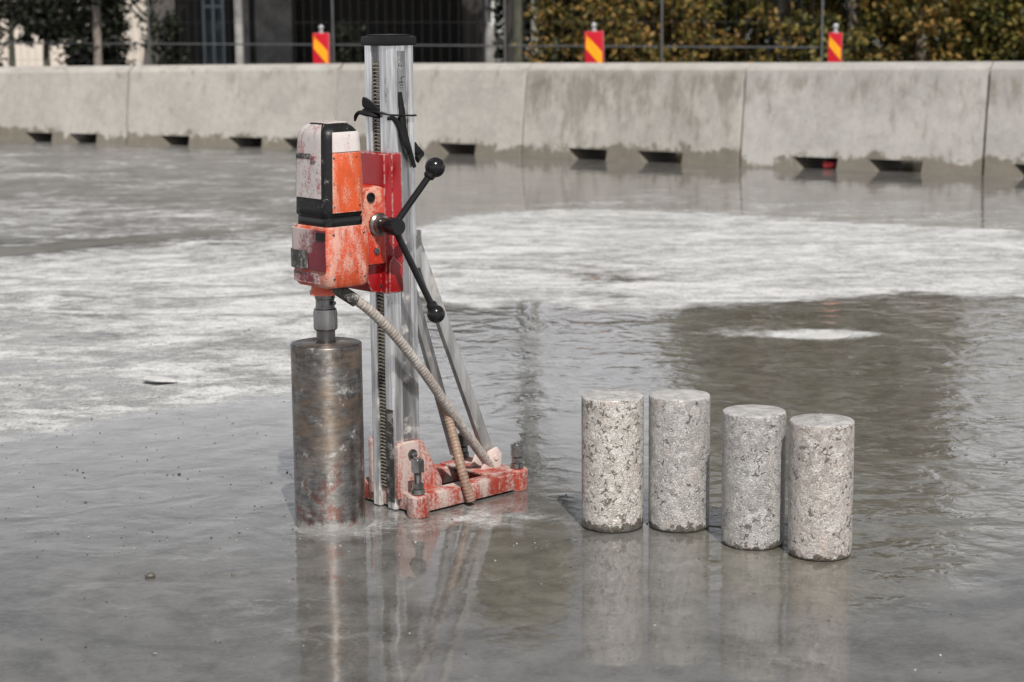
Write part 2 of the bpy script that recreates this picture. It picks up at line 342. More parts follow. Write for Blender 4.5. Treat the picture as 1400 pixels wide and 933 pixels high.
# ================================================================== CONCRETE BARRIERS
def barrier_material(i, stain, tint):
    m = NM("barrier_concrete"); c = m.co((1, 1, 1), True); x = m.xyz(); z = x[2]
    n1 = m.noise(2.2, 7, .6, c); n2 = m.noise(14, 6, .65, c); n3 = m.noise(90, 3, .6, c); n4 = m.noise(26, 5, .65, m.co((1, 1, .12), True))
    base = m.mix(m.sstep(m.ma('MULTIPLY_ADD', n1, .6, m.ma('MULTIPLY', n2, .4)), .36, .64), tuple(.285*t for t in tint), tuple(.375*t for t in tint))
    vs = m.noise(9, 6, .7, m.co((1, 1, .28), True)); up = m.sstep(z, .15, .68)
    sm = m.ma('MULTIPLY', m.sstep(m.ma('MULTIPLY_ADD', up, .16, vs), .74-stain*.18, .92-stain*.16), m.ma('MULTIPLY', m.sstep(z, .69, .60), .62))
    base = m.mix(sm, base, (.125, .11, .085))
    base = m.mix(m.ma('MULTIPLY', m.sstep(n4, .5, .68), .16), base, tuple(.20*t for t in tint))
    base = m.mix(m.ma('MULTIPLY', m.sstep(n3, .45, .68), .28), base, tuple(.22*t for t in tint))
    base = m.mix(m.ma('MULTIPLY', m.sstep(m.noise(5.5, 6, .66, c, .6), .56, .74), .42), base, (.17, .155, .13))
    foot = m.sstep(m.ma('ADD', z, m.ma('MULTIPLY_ADD', n2, .20, m.ma('MULTIPLY_ADD', n1, .36, -.28))), .118, .075)
    base = m.mix(m.ma('MULTIPLY', foot, .85), base, m.mix(n2, (.085, .073, .055), (.16, .142, .11)))
    base = m.mix(m.ma('MULTIPLY', m.sstep(m.noise(40, 5, .68, c), .61, .70), .6), base, (.12, .11, .09))
    base = m.mix(m.ma('MULTIPLY', m.ma('MULTIPLY', m.sstep(m.noise(3.6, 7, .7, c, .8), .55, .68), m.sstep(z, .36, .62)), m.ma('MULTIPLY', m.sstep(z, .70, .64), .55)), base, (.12, .11, .095))
    m.P(Base_Color=base, Roughness=.85, Normal=m.bump(m.ma('MULTIPLY_ADD', n3, .4, m.ma('MULTIPLY', n2, .6)), .006, .6), Specular_IOR_Level=.3)
    return m.m
seams_px = [(174, 198), (458, 205), (714, 215), (1012, 228), (1344, 240)]
sp = [gp(*q) for q in seams_px]
q0 = sp[0]-(sp[1]-sp[0])*.98; q6 = sp[4]+(sp[4]-sp[3])*1.05; q7 = q6+(sp[4]-sp[3]); qm = q0-(sp[1]-sp[0])
ends = [qm, q0]+sp+[q6, q7]
lineL, lineR = gp(0, 192), gp(1400, 243)
def top_h(P):
    t = (P[0]-lineL[0])/(lineR[0]-lineL[0]); return .632+(.748-.632)*t
notches = {0: [(.2, .37), (.6, .77)], 1: [(.46, .612), (.69, .845)], 2: [(.165, .315), (.497, .665), (.75, .90)], 3: [(.17, .36), (.56, .765)],
           4: [(.215, .41), (.538, .752)], 5: [(.22, .42), (.535, .765)], 6: [(.105, .30), (.5, .7)], 7: [(.2, .4), (.55, .75)]}
blabel = ["pale concrete barrier segment at the far left end of the row", "pale concrete barrier segment below the slim tree trunk, first from the left",
          "pale concrete barrier segment under the leftmost striped panel, left of the drill", "smooth clean concrete barrier segment directly behind the drill column",
          "brown streaked concrete barrier segment under the middle striped panel", "grey concrete barrier segment under the rightmost striped panel, red scrap in its drain gap",
          "concrete barrier segment cut off by the right edge of the photo", "concrete barrier segment past the right end of the row"]
bst = [.2, .45, .5, .4, 1.35, .85, .9, .3]
btint = [(1, .955, .89)]*5+[(.97, .94, .895)]*3
def barrier(i):
    P0, P1 = Vector(ends[i]), Vector(ends[i+1]); dv = P1-P0; Ln = dv.length; rz = math.atan2(dv.y, dv.x)
    h0, h1 = top_h(P0), top_h(P1); gap = .007; ch = .05
    def hh(x): return h0+(h1-h0)*x/Ln
    def batter(z, x): return .09*max(0, z-.10)/.55
    T = .40
    xa, xb = gap, Ln-gap-(.012 if i == 1 else 0)
    b = B()
    pts = [(xa, -.002)]
    for (a, c) in notches[i]:
        x0, x1 = a*Ln, c*Ln; n = .082
        pts += [(x0+.065, -.002), (x0+.01, n), (x1-.005, n), (x1-.02, -.002)]
    pts += [(xb, -.002), (xb, .30), (xb, hh(xb)-ch), ((xa+xb)/2, hh((xa+xb)/2)-ch), (xa, hh(xa)-ch), (xa, .30)]
    Fv = [b.verts.new((x, batter(z, x), z)) for x, z in pts]
    def inner(k, x, z):
        # drain gaps narrow towards the back, so their left cheek shows
        if k == 0 or k > 4*len(notches[i]): return x, z
        j = (k-1) % 4
        return (x+.07, z) if j == 0 else (x+.10, z-.012) if j == 1 else (x-.02, z-.012) if j == 2 else (x-.03, z)
    Bv = [b.verts.new((inner(k, x, z)[0], T-batter(z, x), inner(k, x, z)[1])) for k, (x, z) in enumerate(pts)]
    b.faces.new(Fv); b.faces.new(Bv[::-1]); N = len(pts)
    # sides/soffits, leaving out the top edge
    it = N-4
    tops = (it-0, it+1, it+2)
    for k in range(N):
        if k in (N-4, N-3): continue
        k2 = (k+1) % N; b.faces.new((Fv[k], Fv[k2], Bv[k2], Bv[k]))
    ft = [Fv[N-4], Fv[N-3], Fv[N-2]]; bt = [Bv[N-4], Bv[N-3], Bv[N-2]]
    f2 = [b.verts.new((v.co.x, v.co.y+.075, v.co.z+ch-.006)) for v in ft]; b2 = [b.verts.new((v.co.x, v.co.y-.075, v.co.z+ch-.006)) for v in bt]
    for k in range(2):
        b.faces.new((ft[k], ft[k+1], f2[k+1], f2[k])); b.faces.new((f2[k], f2[k+1], b2[k+1], b2[k])); b.faces.new((b2[k], b2[k+1], bt[k+1], bt[k]))
    b.faces.new((ft[0], f2[0], b2[0], bt[0])); b.faces.new((bt[2], b2[2], f2[2], ft[2]))
    bmesh.ops.recalc_face_normals(b, faces=b.faces)
    # chamfered joint edges on the front corners and slightly softened rims
    es = [e for e in b.edges if all(abs(v.co.x-xb) < 1e-4 for v in e.verts) and e.calc_length() > .1 and abs(e.verts[0].co.x-e.verts[1].co.x) < 1e-3 and max(v.co.y for v in e.verts) < T*.4]
    if i != 1: bmesh.ops.bevel(b, geom=es, offset=.026, segments=1, affect='EDGES', profile=.5)
    es = [e for e in b.edges if len(e.link_faces) == 2 and min(v.co.z for v in e.verts) > .4 and e.calc_face_angle(0) > .4 and e.calc_length() > .3]
    bmesh.ops.bevel(b, geom=es, offset=.005, segments=1, affect='EDGES', profile=.5)
    o = obj("concrete_barrier", b, barrier_material(i, bst[i], btint[i]), None, 22)
    jig = [0, -.006, -.010, -.007, -.009, -.006, -.008, 0][i]; o.location = P0+Vector((-math.sin(rz), math.cos(rz), 0))*jig; o.rotation_euler = (0, 0, rz+[0, .010, .009, .011, .010, .009, .008, 0][i])
    tag(o, blabel[i], "barrier", "concrete barriers in a row")
for i in range(8): barrier(i)
bdir = Vector(sp[4]-sp[0]).normalized(); bnor = Vector((-bdir.y, bdir.x, 0))          # away from camera
brz = math.atan2(bdir.y, bdir.x)
# red scrap in the gap
q = gp(1133, 232)
b = lathe([(.0, 0), (.02, .0), (.024, .03), (.022, .07), (.012, .078), (0, .078)], 10, 'X', (0, 0, .024))
o = obj("plastic_scrap", b, plastic("red_scrap", (.55, .05, .06), .5, .2)); o.location = (q[0]-.03, q[1]+.05, .004)
tag(o, "small red plastic scrap lying in the drain gap of a barrier", "scrap")

# ================================================================== STRIPED WARNING PANELS
red_sign = plastic("sign_red", (.42, .004, .016), .42, .0); yel_sign = plastic("sign_yellow", (.80, .34, .01), .35, .03)
edge_sign = plastic("sign_edge", (.50, .16, .19), .45, .15); galv = metal("galvanised", (.55, .56, .56), .5, .15, .7); rubber = plastic("black_rubber", (.012, .012, .013), .55, .12)
def warning_panel(px0, px1, ytop, back, label, turn):
    c = gp((px0+px1)/2, 0, 0) if False else None
    # the line of panels runs parallel to the barriers, `back` metres behind their front face
    a = Vector(lineL)+bnor*back; dd = bdir
    d0 = Vector(ray((px0+px1)/2+2, ytop)); k = (d0.x, d0.y)
    t = (a.x*k[1]-a.y*k[0])/(k[0]*dd.y-k[1]*dd.x); P = a+dd*t
    s = P.y/d0.y; zt = H+d0.z*s; wd = (px1-px0-3)*s
    e = thing("warning_panel", (P.x, P.y, 0), turn, label, "warning panel", "striped warning panels behind the barrier"); e.rotation_euler[1] = (px0 % 7-3)*.006
    hw = wd/2; z0 = zt-.62
    body = obj("panel", box(-hw, hw, 0, .05, z0, zt, .008), [edge_sign], e)
    obj("face_sheet", box(-hw+.002, hw-.002, -.004, .002, z0+.004, zt-.002, .003), red_sign, e)
    m_ = hw*.86; tp = zt-.018
    pitch = 2*m_*2.15
    for n in range(3):
        ta = tp-n*pitch
        poly = [(-m_, ta), (-m_, ta-m_*1.75), (m_, ta-m_*4.1), (m_, ta-m_*2.2)]
        poly = [(x, max(z0+.01, z)) for x, z in poly]
        if n == 0: poly[0] = (-m_+m_*.12, ta); poly.insert(0, (-m_, ta-.003))
        if poly[-1][1]-poly[-2][1] > .01: obj("stripe", prism(poly, 'Y', -.007, -.003), yel_sign, e, 0)
    obj("post", lathe([(.021, .06), (.021, zt+.012)], 12, 'Z', (0, .028, 0)), galv, e)
    obj("lamp_stud", lathe([(.014, zt+.010), (.014, zt+.03), (.020, zt+.034), (.023, zt+.048), (.017, zt+.062), (0, zt+.066)], 12, 'Z', (0, .028, 0)), galv, e)
    obj("foot", box(-.2, .2, -.12, .18, 0, .09, .02), rubber, e)
    return e
warning_panel(423, 449, 45.5, .75, "red and yellow striped panel left of the drill column", -.18)
warning_panel(798, 827, 43, .75, "red and yellow striped panel before the left edge of the hedge", -.20)
warning_panel(1126, 1148, 45, .75, "narrow red and yellow striped panel on the right, in front of the dense hedge", -.22)

# ================================================================== CORE DRILL
ORG = np.array([-.280, 4.626, 0]); ud = np.array([-.75, -.66, 0]); ud /= np.linalg.norm(ud); vd = np.array([-ud[1], ud[0], 0])
def loc(P):
    d_ = np.array(P)-ORG; return Vector((d_@ud, d_@vd, d_[2]))
def onv(x, y, vv):
    d_ = ray(x, y); t = (vv-(CAM-ORG)@vd)/(d_@vd); return loc(CAM+d_*t)
def ong(x, y, z=0): return loc(gp(x, y, z))
drill = thing("core_drill", ORG, math.atan2(ud[1], ud[0]), "orange core drill on an aluminium column with a rusty steel barrel bit", "core drill")
orange = painted("orange_paint", (.64, .092, .020), .34, (.62, .40, .32), rough=.45, streak=(1.4, 1.4, .4), amt=.62, fine=260); red = painted("red_paint", (.30, .006, .009), .12, (.30, .07, .06), rough=.24, amt=.6)
dusty = painted("dusty_cover", (.30, .10, .10), .70, (.43, .415, .41), rough=.6, streak=(1.5, 1.5, .9), amt=.90, fine=220); maroon = painted("maroon_paint", (.13, .010, .018), .50, (.42, .32, .32), rough=.4, streak=(1, 1, .8))
frame_red = painted("frame_red", (.37, .042, .020), .48, (.40, .345, .32), rough=.45, streak=(1, 1, .22))
frame_white = painted("frame_slurry", (.50, .12, .08), .85, (.56, .50, .47), rough=.55, streak=(1, 1, .3))
blackp = plastic("black_plastic", (.006, .006, .0065), .45, .10); blackg = plastic("black_gloss", (.010, .010, .011), .16, .02); blackm = plastic("black_slurry", (.03, .03, .028), .4, .6)
def alu_material():
    m = NM("aluminium"); c = m.co((1, 1, .05)); a = m.noise(95, 4, .6, c); b_ = m.noise(11, 6, .65); d_ = m.noise(40, 5, .7, m.co((1, 1, .35))); z = m.xyz()[2]
    base = m.mix(m.sstep(a, .30, .70), (.36, .36, .365), (.86, .86, .86))
    gr = m.ma('MULTIPLY', m.sstep(d_, .56, .70), m.sstep(b_, .42, .62)); base = m.mix(m.ma('MULTIPLY', gr, .85), base, (.055, .052, .05))
    pale = m.sstep(m.ma('ADD', b_, m.ma('MULTIPLY', z, -.35)), .42, .62); base = m.mix(m.ma('MULTIPLY', pale, .55), base, (.52, .50, .47))
    m.P(Base_Color=base, Metallic=m.ma('MULTIPLY_ADD', m.ma('MAXIMUM', gr, pale), -.65, .88), Roughness=m.ma('MULTIPLY_ADD', pale, .3, m.ma('MULTIPLY_ADD', a, .2, .22)), Normal=m.bump(m.ma('MULTIPLY_ADD', a, .5, d_), .0006, .6)); return m.m
alu = alu_material()
alu_d = metal("aluminium_dirty", (.58, .575, .57), .42, .35, .7, (1, 1, .08), (.36, .33, .30), .6)
steel = metal("steel", (.30, .29, .28), .28, .14, .97); dark_steel = metal("dark_steel", (.19, .185, .18), .30, .12, .95); rack_m = metal("rack_steel", (.42, .38, .33), .4, .3, .6, (1, 1, 1), (.50, .46, .40), .5)
# --- column
w_, dpt = .0425, .039
col_poly = [(dpt, -w_), (dpt, -.018), (dpt-.022, -.018), (dpt-.022, .012), (dpt, .012), (dpt, w_-.004), (dpt-.004, w_), (.010, w_), (.008, w_-.006), (-.020, w_-.006), (-.022, w_), (-dpt, w_),
            (-dpt, .012), (-dpt+.012, .012), (-dpt+.012, -.012), (-dpt, -.012), (-dpt, -w_), (-.022, -w_), (-.020, -w_+.004), (.007, -w_+.004), (.009, -w_)]
cb = prism(col_poly, 'Z', .003, 1.098)
es = [e for e in cb.edges if abs(e.verts[0].co.z-e.verts[1].co.z) > .5]
bmesh.ops.bevel(cb, geom=es, offset=.0016, segments=2, affect='EDGES')
column = obj("column", cb, alu, drill, 30)
rb = box(dpt-.0215, dpt-.010, -.014, .009, .05, 1.06)
z = .053
while z < 1.055:
    merge(rb, xform(prism([(0, 0), (.0085, .0018), (.0085, .0036), (0, .0056)], 'Y', -.0138, .0088), Matrix.Translation((dpt-.0105, 0, z)))); z += .0084
obj("gear_rack", rb, rack_m, column, 20)
obj("end_cap", box(-dpt-.006, dpt+.006, -w_-.006, w_+.006, 1.0975, 1.119, .004), blackp, column)
obj("cap_insert", box(-dpt+.004, dpt-.004, -w_+.004, w_-.004, 1.1188, 1.1225, .002), blackp, column)
obj("wear_strip", box(dpt-.001, dpt+.0016, .013, .040, .02, .245), blackm, column)
obj("scale_strip", box(-.0185, .0055, w_-.0062, w_-.0050, .17, 1.085), metal("strip_recess_shade", (.40, .40, .40), .35, .4, .8, (1, 1, .1), (.50, .48, .46), .5), column)  # recess shade put into the strip's darker metal colour
mk = B()
for zz in np.arange(.95, 1.07, .025):
    merge(mk, box(-.016, -.016+(.008 if int(round(zz*40)) % 4 else .014), w_-.0052, w_-.0046, zz, zz+.0016))
for zz in (1.045, .965): merge(mk, box(-.002, .003, w_-.0052, w_-.0046, zz+.005, zz+.013)); merge(mk, box(-.008, -.004, w_-.0052, w_-.0046, zz+.004, zz+.011))
merge(mk, box(-.013, .001, w_-.0052, w_-.0045, 1.012, 1.0145)); merge(mk, box(-.010, -.002, w_-.0052, w_-.0045, 1.006, 1.0085)); merge(mk, box(-.0075, -.0045, w_-.0052, w_-.0045, 1.0145, 1.026))
tag(obj("scale_marks", mk, blackm, column, 0), kind='stuff')
# --- base frame
bb = B()
o_ = [(.030, .118), (-.335, .098), (-.335, -.108), (.030, -.128)]; i_ = [(-.075, .066), (-.255, .056), (-.255, -.066), (-.075, -.076)]
for zz0, zz1 in ((.005, .047),):
    vo = [[bb.verts.new((*q, zz)) for q in o_] for zz in (zz0, zz1)]; vi = [[bb.verts.new((*q, zz)) for q in i_] for zz in (zz0, zz1)]
    for k in range(4):
        k2 = (k+1) % 4
        bb.faces.new((vo[1][k], vo[1][k2], vi[1][k2], vi[1][k])); bb.faces.new((vo[0][k], vi[0][k], vi[0][k2], vo[0][k2]))
        bb.faces.new((vo[0][k], vo[0][k2], vo[1][k2], vo[1][k])); bb.faces.new((vi[0][k], vi[1][k], vi[1][k2], vi[0][k2]))
bmesh.ops.recalc_face_normals(bb, faces=bb.faces); bevel(bb, .005)
frame = obj("base_frame", bb, frame_red, drill)
for s in (-1, 1):
    y0, y1 = (.0428, .058) if s > 0 else (-.058, -.0428)
    gz = prism([(.041, .03), (.041, .158), (.034, .166), (-.030, .166), (-.040, .158), (-.092, .060), (-.095, .04)], 'Y', y0, y1, .004)
    obj("gusset", gz, frame_red, frame)
    bo = lathe([(.013, 0), (.013, .004), (.0125, .005)], 16, 'Y', (-.002, .058 if s > 0 else -.063, .135)); merge(bo, lathe([(.0085, .004), (.0085, .011), (.007, .012)], 6, 'Y', (-.002, .058 if s > 0 else -.067, .135)))
    obj("gusset_bolt", bo, steel, frame)
def screw(at, h, m1, m2):
    x, y = at
    bs = lathe([(.025, 0.001), (.027, .006), (.027, .050), (.0235, .054), (.012, .054)], 24, 'Z', (x, y, 0))
    boss = obj("screw_boss", bs, frame_red, frame)
    sc = hexnut(.0165, .054, .068, (x, y, 0), 16)
    merge(sc, hexnut(.0145, .068, .082, (x, y, 0)))
    pr = [(.0098, .080)]; zz = .081
    while zz < h-.034: pr += [(.0098, zz), (.0084, zz+.0014)]; zz += .0028
    pr += [(.0098, h-.034)]
    merge(sc, lathe(pr, 14, 'Z', (x, y, 0)))
    merge(sc, hexnut(.0165, h-.034, h-.004, (x, y, 0))); merge(sc, lathe([(.0085, h-.004), (.0085, h)], 12, 'Z', (x, y, 0)))
    obj("levelling_screw", sc, m1, drill)
screw_m = metal("screw_steel", (.40, .39, .38), .26, .22, .95, (1, 1, 1), (.36, .35, .33), .5)
screw((.030, .118), .142, screw_m, None); screw((-.312, .084), .118, screw_m, None)
screw((-.290, -.100), .118, dark_steel, None); screw((.030, -.128), .142, dark_steel, None)
# rear clevis holding the braces
cl = prism([(-.235, .044), (-.300, .044), (-.305, .085), (-.290, .103), (-.262, .095)], 'Y', -.012, -.004, .002); merge(cl, prism([(-.235, .044), (-.300, .044), (-.305, .085), (-.290, .103), (-.262, .095)], 'Y', .028, .036, .002))
merge(cl, lathe([(.007, 0), (.007, .054)], 12, 'Y', (-.285, -.015, .078)))
obj("clevis", cl, frame_white, frame)
obj("rear_bar", box(-.315, -.215, -.098, .085, .0472, .053, .002), frame_red, frame)
# --- braces
def brace(a, c, wd):
    m_ = bar(a, c, wd, .004, Vector((0, 1, 0)))
    d_ = (Vector(c)-Vector(a)).normalized()
    for sg in (-1, 1):
        off = d_.cross(Vector((0, 1, 0))).normalized()*sg*(wd/2)
        merge(m_, bar(Vector(a)+off+Vector((0, -.006, 0)), Vector(c)+off+Vector((0, -.006, 0)), .0035, .016, Vector((0, 1, 0))))
    return obj("brace", m_, alu_d, drill)
brace((-.052, .022, .64), (-.278, .020, .085), .026)
brace((-.052, -.026, .60), (-.262, -.086, .07), .022)
obj("brace_bracket", box(-.062, -.0395, -.036, .034, .575, .665, .003), alu_d, drill)
# --- carriage with gear box
cg = box(.0405, .064, -.068, .056, .527, .853, .004)
merge(cg, box(.012, .041, .0435, .056, .527, .853, .003)); merge(cg, box(.012, .041, -.068, -.0435, .527, .853, .003))
carriage = obj("carriage", cg, red, drill)
obj("gear_case", prism([(.0645, .600), (.128, .600), (.132, .612), (.132, .735), (.118, .772), (.085, .782), (.0645, .775)], 'Y', -.050, .060, .006), painted("case_paint", (.50, .030, .012), .40, (.52, .28, .2), rough=.35, coat=.1), carriage)
obj("lower_wedge", prism([(.0642, .530), (.094, .533), (.118, .590), (.118, .598), (.0642, .598)], 'Y', -.062, .040, .003), red, carriage)
obj("side_wedge", prism([(.020, .530), (.062, .530), (.060, .600), (.050, .618), (.022, .592)], 'Y', .0565, .066, .003), red, carriage)
obj("dust_splash", box(.0645, .0655, -.03, .03, .785, .80, .0005), red, carriage) if False else None
for (uu, zz, rr, mt) in ((.108, .757, .011, blackp), (.094, .632, .008, steel)):
    obj("case_plug", lathe([(rr, 0), (rr, .0035), (rr*.7, .004), (rr*.6, .001), (0, .001)], 18 if mt is blackp else 6, 'Y', (uu, .0605, zz)), mt, carriage)
# --- crank handle
hubp = onv(517, 307, .0605); hx, hz_ = hubp.x, hubp.z
hb = lathe([(.027, 0), (.027, .006), (.022, .010), (.022, .020), (.018, .021)], 28, 'Y', (hx, .0605, hz_))
handle = obj("crank_hub", lathe([(.017, .020), (.017, .042), (.0205, .045), (.0205, .073), (.018, .078), (0, .078)], 24, 'Y', (hx, .0605, hz_)), blackg, drill)
obj("hub_collar", hb, steel, handle)
hc = Vector((hx, .118, hz_))
for (bx, by), vv, rr in (((595, 229), .150, .0235), ((596, 429.5), .150, .0215)):
    q = onv(bx, by, vv); dirn = (q-hc).normalized(); a = hc+dirn*.012; e_ = q-dirn*.012
    pts, L = smooth_path([a, a.lerp(e_, .5), e_], 8)
    obj("spoke", tube(pts, [.0078]*7+[.0085], 14), blackg, handle)
    kb = lathe([(.009, -.031), (.013, -.027), (.0135, -.021)]+[(rr*math.sin(t), -rr*math.cos(t)) for t in np.linspace(.62, PI-.02, 14)]+[(0, rr)], 26)
    rot = dirn.to_track_quat('Z', 'Y').to_matrix().to_4x4()
    obj("knob", xform(kb, Matrix.Translation(q) @ rot), blackg, handle)
# --- motor
def rring(cu, cv, hu, hv, rc, z, nc=7, nf=6):
    pts = []
    for (su, sv, a0) in ((1, 1, 0), (-1, 1, PI/2), (-1, -1, PI), (1, -1, 3*PI/2)):
        for k in range(nc):
            a = a0+PI/2*k/(nc-1); pts.append((cu+su*(hu-rc)+rc*math.cos(a), cv+sv*(hv-rc)+rc*math.sin(a), z))
        nu, nv, _ = {0: (-1, 1, 0), 1: (-1, -1, 0), 2: (1, -1, 0), 3: (1, 1, 0)}[int(round(a0/(PI/2)))]
        p0 = pts[-1]; an = a0+PI/2
        p1 = (cu+nu*(hu-rc)+rc*math.cos(an), cv+nv*(hv-rc)+rc*math.sin(an), z)
        for k in range(1, nf): pts.append(tuple(p0[i]+(p1[i]-p0[i])*k/nf for i in range(3)))
    return pts
NC, NF = 7, 6; RN = 4*(NC+NF-1)
def loft(secs, cap=True):
    b = B(); R_ = [[b.verts.new(q) for q in rring(*s)] for s in secs]
    for a, c in zip(R_[:-1], R_[1:]):
        for k in range(RN): b.faces.new((a[k], a[(k+1) % RN], c[(k+1) % RN], c[k]))
    if cap: b.faces.new(R_[0][::-1]); b.faces.new(R_[-1])
    return b
def grow(s, t): return (s[0], s[1], s[2]+t, s[3]+t, s[4]+t, s[5])
def patch(secs, k0, k1, t_out, t_in=-.002):
    """raised panel on a lofted body: ring points k0..k1 of every section, between two offsets"""
    b = B()
    def sh(t): return [[b.verts.new(rring(*grow(s, t))[k % RN]) for k in range(k0, k1+1)] for s in secs]
    O, I = sh(t_out), sh(t_in); n = k1-k0; m_ = len(secs)
    for i in range(m_-1):
        for k in range(n):
            b.faces.new((O[i][k], O[i][k+1], O[i+1][k+1], O[i+1][k])); b.faces.new((I[i][k], I[i+1][k], I[i+1][k+1], I[i][k+1]))
        b.faces.new((O[i][0], O[i+1][0], I[i+1][0], I[i][0])); b.faces.new((O[i][n], I[i][n], I[i+1][n], O[i+1][n]))
    for k in range(n):
        b.faces.new((O[0][k], I[0][k], I[0][k+1], O[0][k+1])); b.faces.new((O[-1][k], O[-1][k+1], I[-1][k+1], I[-1][k]))
    bmesh.ops.recalc_face_normals(b, faces=b.faces)
    return b
mu, mv = .2035, .030
def sec_at(z):
    """upper housing section: slim at the crown, fuller at the waist"""
    t = (z-.722)/(.930-.722)
    sh = 0 if z < .905 else ((z-.905)/.026)**2
    return (mu-.004*t, mv, .0565-.007*t*t-.017*sh, .0655-.009*t*t-.019*sh, .025, z)
zs_ = [.722, .727, .74, .78, .82, .86, .89, .905, .914, .922, .928, .931]
secs = [sec_at(z) for z in zs_]; secs[0] = grow(secs[0], -.004)
motor = obj("motor", loft(secs), plastic("housing_black", (.007, .007, .0075), .42, .34), drill)
F_U = (3*(NC+NF-1)+NC-1, 4*(NC+NF-1)); F_V = (NC-1, NC+NF-1); F_V2 = (2*(NC+NF-1)+NC-1, 3*(NC+NF-1))
def cover(name, z0, z1, kk, mat, t=.0032, k_in=0):
    zz = [z0]+[q for q in np.linspace(z0, z1, 7)[1:-1]]+[z1]
    if z1 > .905: zz = [z0, .75, .80, .85, .89, .905, .914, .922, .928] if z0 < .75 else [z0, .86, .89, .905, .914, .922, .928]
    if z0 > .80 and z1 > .905: zz = [z0, .88, .895, .905, .912, z1]
    zz = sorted(set([q for q in zz if z0 <= q <= z1]+[z0, z1]))
    bm_ = patch([sec_at(q) for q in zz], kk[0]+k_in, kk[1]-k_in, t)
    return obj(name, bm_, mat, motor)
cover("front_cover", .765, .928, (F_U[0]-3, F_U[1]+1), dusty)
cover("side_cover", .733, .8665, (F_V[0]-1, F_V[1]+3), orange)
cover("side_vent_cover", .868, .912, (F_V[0]-1, F_V[1]+3), painted("pale_vent", (.50, .16, .12), .78, (.55, .53, .525), rough=.6, amt=.92, fine=220))
cover("side_cover", .733, .8665, (F_V2[0]-3, F_V2[1]+1), orange)
tp = loft([(mu-.006, mv, .031, .036, .014, .9302), (mu-.006, mv, .031, .036, .014, .9318), (mu-.006, mv, .028, .033, .012, .9328)])
obj("top_cover", tp, dusty, motor)
# slot and catch on the front cover
fx = mu+.0545
obj("cover_slot", box(fx-.003, fx+.0012, mv-.046, mv+.010, .852, .864, .002), blackm, motor)
obj("cover_catch", box(fx-.003, fx+.004, mv+.012, mv+.030, .846, .862, .003), maroon, motor)
obj("waist_ring", loft([(mu-.002, mv, .052, .061, .02, .7000), (mu-.002, mv, .054, .063, .02, .703), (mu-.002, mv, .054, .063, .02, .7195), (mu-.002, mv, .052, .061, .02, .7225)]), blackg, motor)
def gear_front_material():
    m = NM("gear_front"); x = m.xyz(); z = x[2]; a = m.noise(28, 6, .65, m.co((1, 1, .7))); b_ = m.noise(120, 4, .6)
    base = m.mix(m.sstep(m.noise(9, 4, .6), .35, .65), (.14, .011, .020), (.085, .008, .014))
    f = m.sstep(m.ma('ADD', m.ma('MULTIPLY_ADD', a, .7, m.ma('MULTIPLY', b_, .3)), m.ma('MULTIPLY_ADD', x[1], -3.2, m.ma('MULTIPLY', z, 2.2))), 1.78, 2.02)
    m.P(Base_Color=m.mix(m.ma('MULTIPLY', f, .85), base, (.46, .40, .39)), Roughness=m.ma('MULTIPLY_ADD', f, .35, .38), Normal=m.bump(f, .001, .6)); return m.m
gl = [(mu-.004, mv, .055, .063, .018, .563), (mu-.004, mv, .060, .068, .018, .570), (mu-.003, mv, .0625, .070, .018, .60), (mu-.003, mv, .0628, .0705, .018, .64), (mu-.003, mv, .0622, .0697, .018, .688), (mu-.003, mv, .058, .065, .018, .701)]
gear = obj("gear_housing", loft(gl), painted("gear_paint", (.56, .070, .018), .46, (.56, .40, .34), rough=.48, streak=(1.4, 1.4, .5), amt=.66, fine=240), drill)
def gsec(z):
    return (mu-.003, mv, .0618, .0694, .016, z)
obj("gear_front_plate", patch([gsec(q) for q in (.602, .63, .66, .694)], F_U[0]-5, F_U[1]+2, .004), gear_front_material(), gear)
obj("switch_block", patch([gsec(q) for q in (.604, .607, .612, .630, .640, .645)], F_U[0]-5, F_U[1]-3, .0072), blackm, gear)
obj("corner_clip", patch([gsec(q) for q in (.672, .68, .69)], F_U[1]-1, F_U[1]+2, .006), blackp, gear)
obj("front_lip", patch([gsec(q) for q in (.572, .58, .596)], F_U[0]-4, F_U[1]-1, .0015), maroon, gear)
hs_ = box(.1325, .1425, -.028, .052, .60, .69, .003); obj("mount_plate", hs_, alu_d, gear)
bu, bv = .219, .027
obj("neck", lathe([(.034, .541), (.034, .549), (.031, .553), (.029, .567)], 32, 'Z', (bu, bv, 0)), painted("neck_paint", (.62, .11, .06), .3, rough=.4), gear)
def dot(p_, axis_, rr, m_, par, nm):
    obj(nm, lathe([(rr, -.002), (rr, .0012), (rr*.75, .0020), (rr*.5, .0020), (rr*.45, .0008), (0, .0008)], 12, axis_, p_), m_, par)
for uu, zz in ((mu+.034, .746), (mu-.036, .746), (mu+.030, .855), (mu-.032, .855)): dot((uu, mv+.0650+.0022-.008*((zz-.722)/.208)**2, zz), 'Y', .0024, dark_steel, motor, "cover_screw")
for uu, zz in ((mu+.040, .685), (mu-.045, .685), (mu+.040, .585), (mu-.045, .585)): dot((uu, mv+.0697-(.001 if zz < .6 else 0), zz), 'Y', .0028, dark_steel, gear, "housing_screw")
for zz in (.545,):
    for vv in (-.05, .035): obj("carriage_bolt", lathe([(.0075, 0), (.0075, .005), (.006, .006)], 6, 'X', (.064, vv, zz)), steel, carriage)
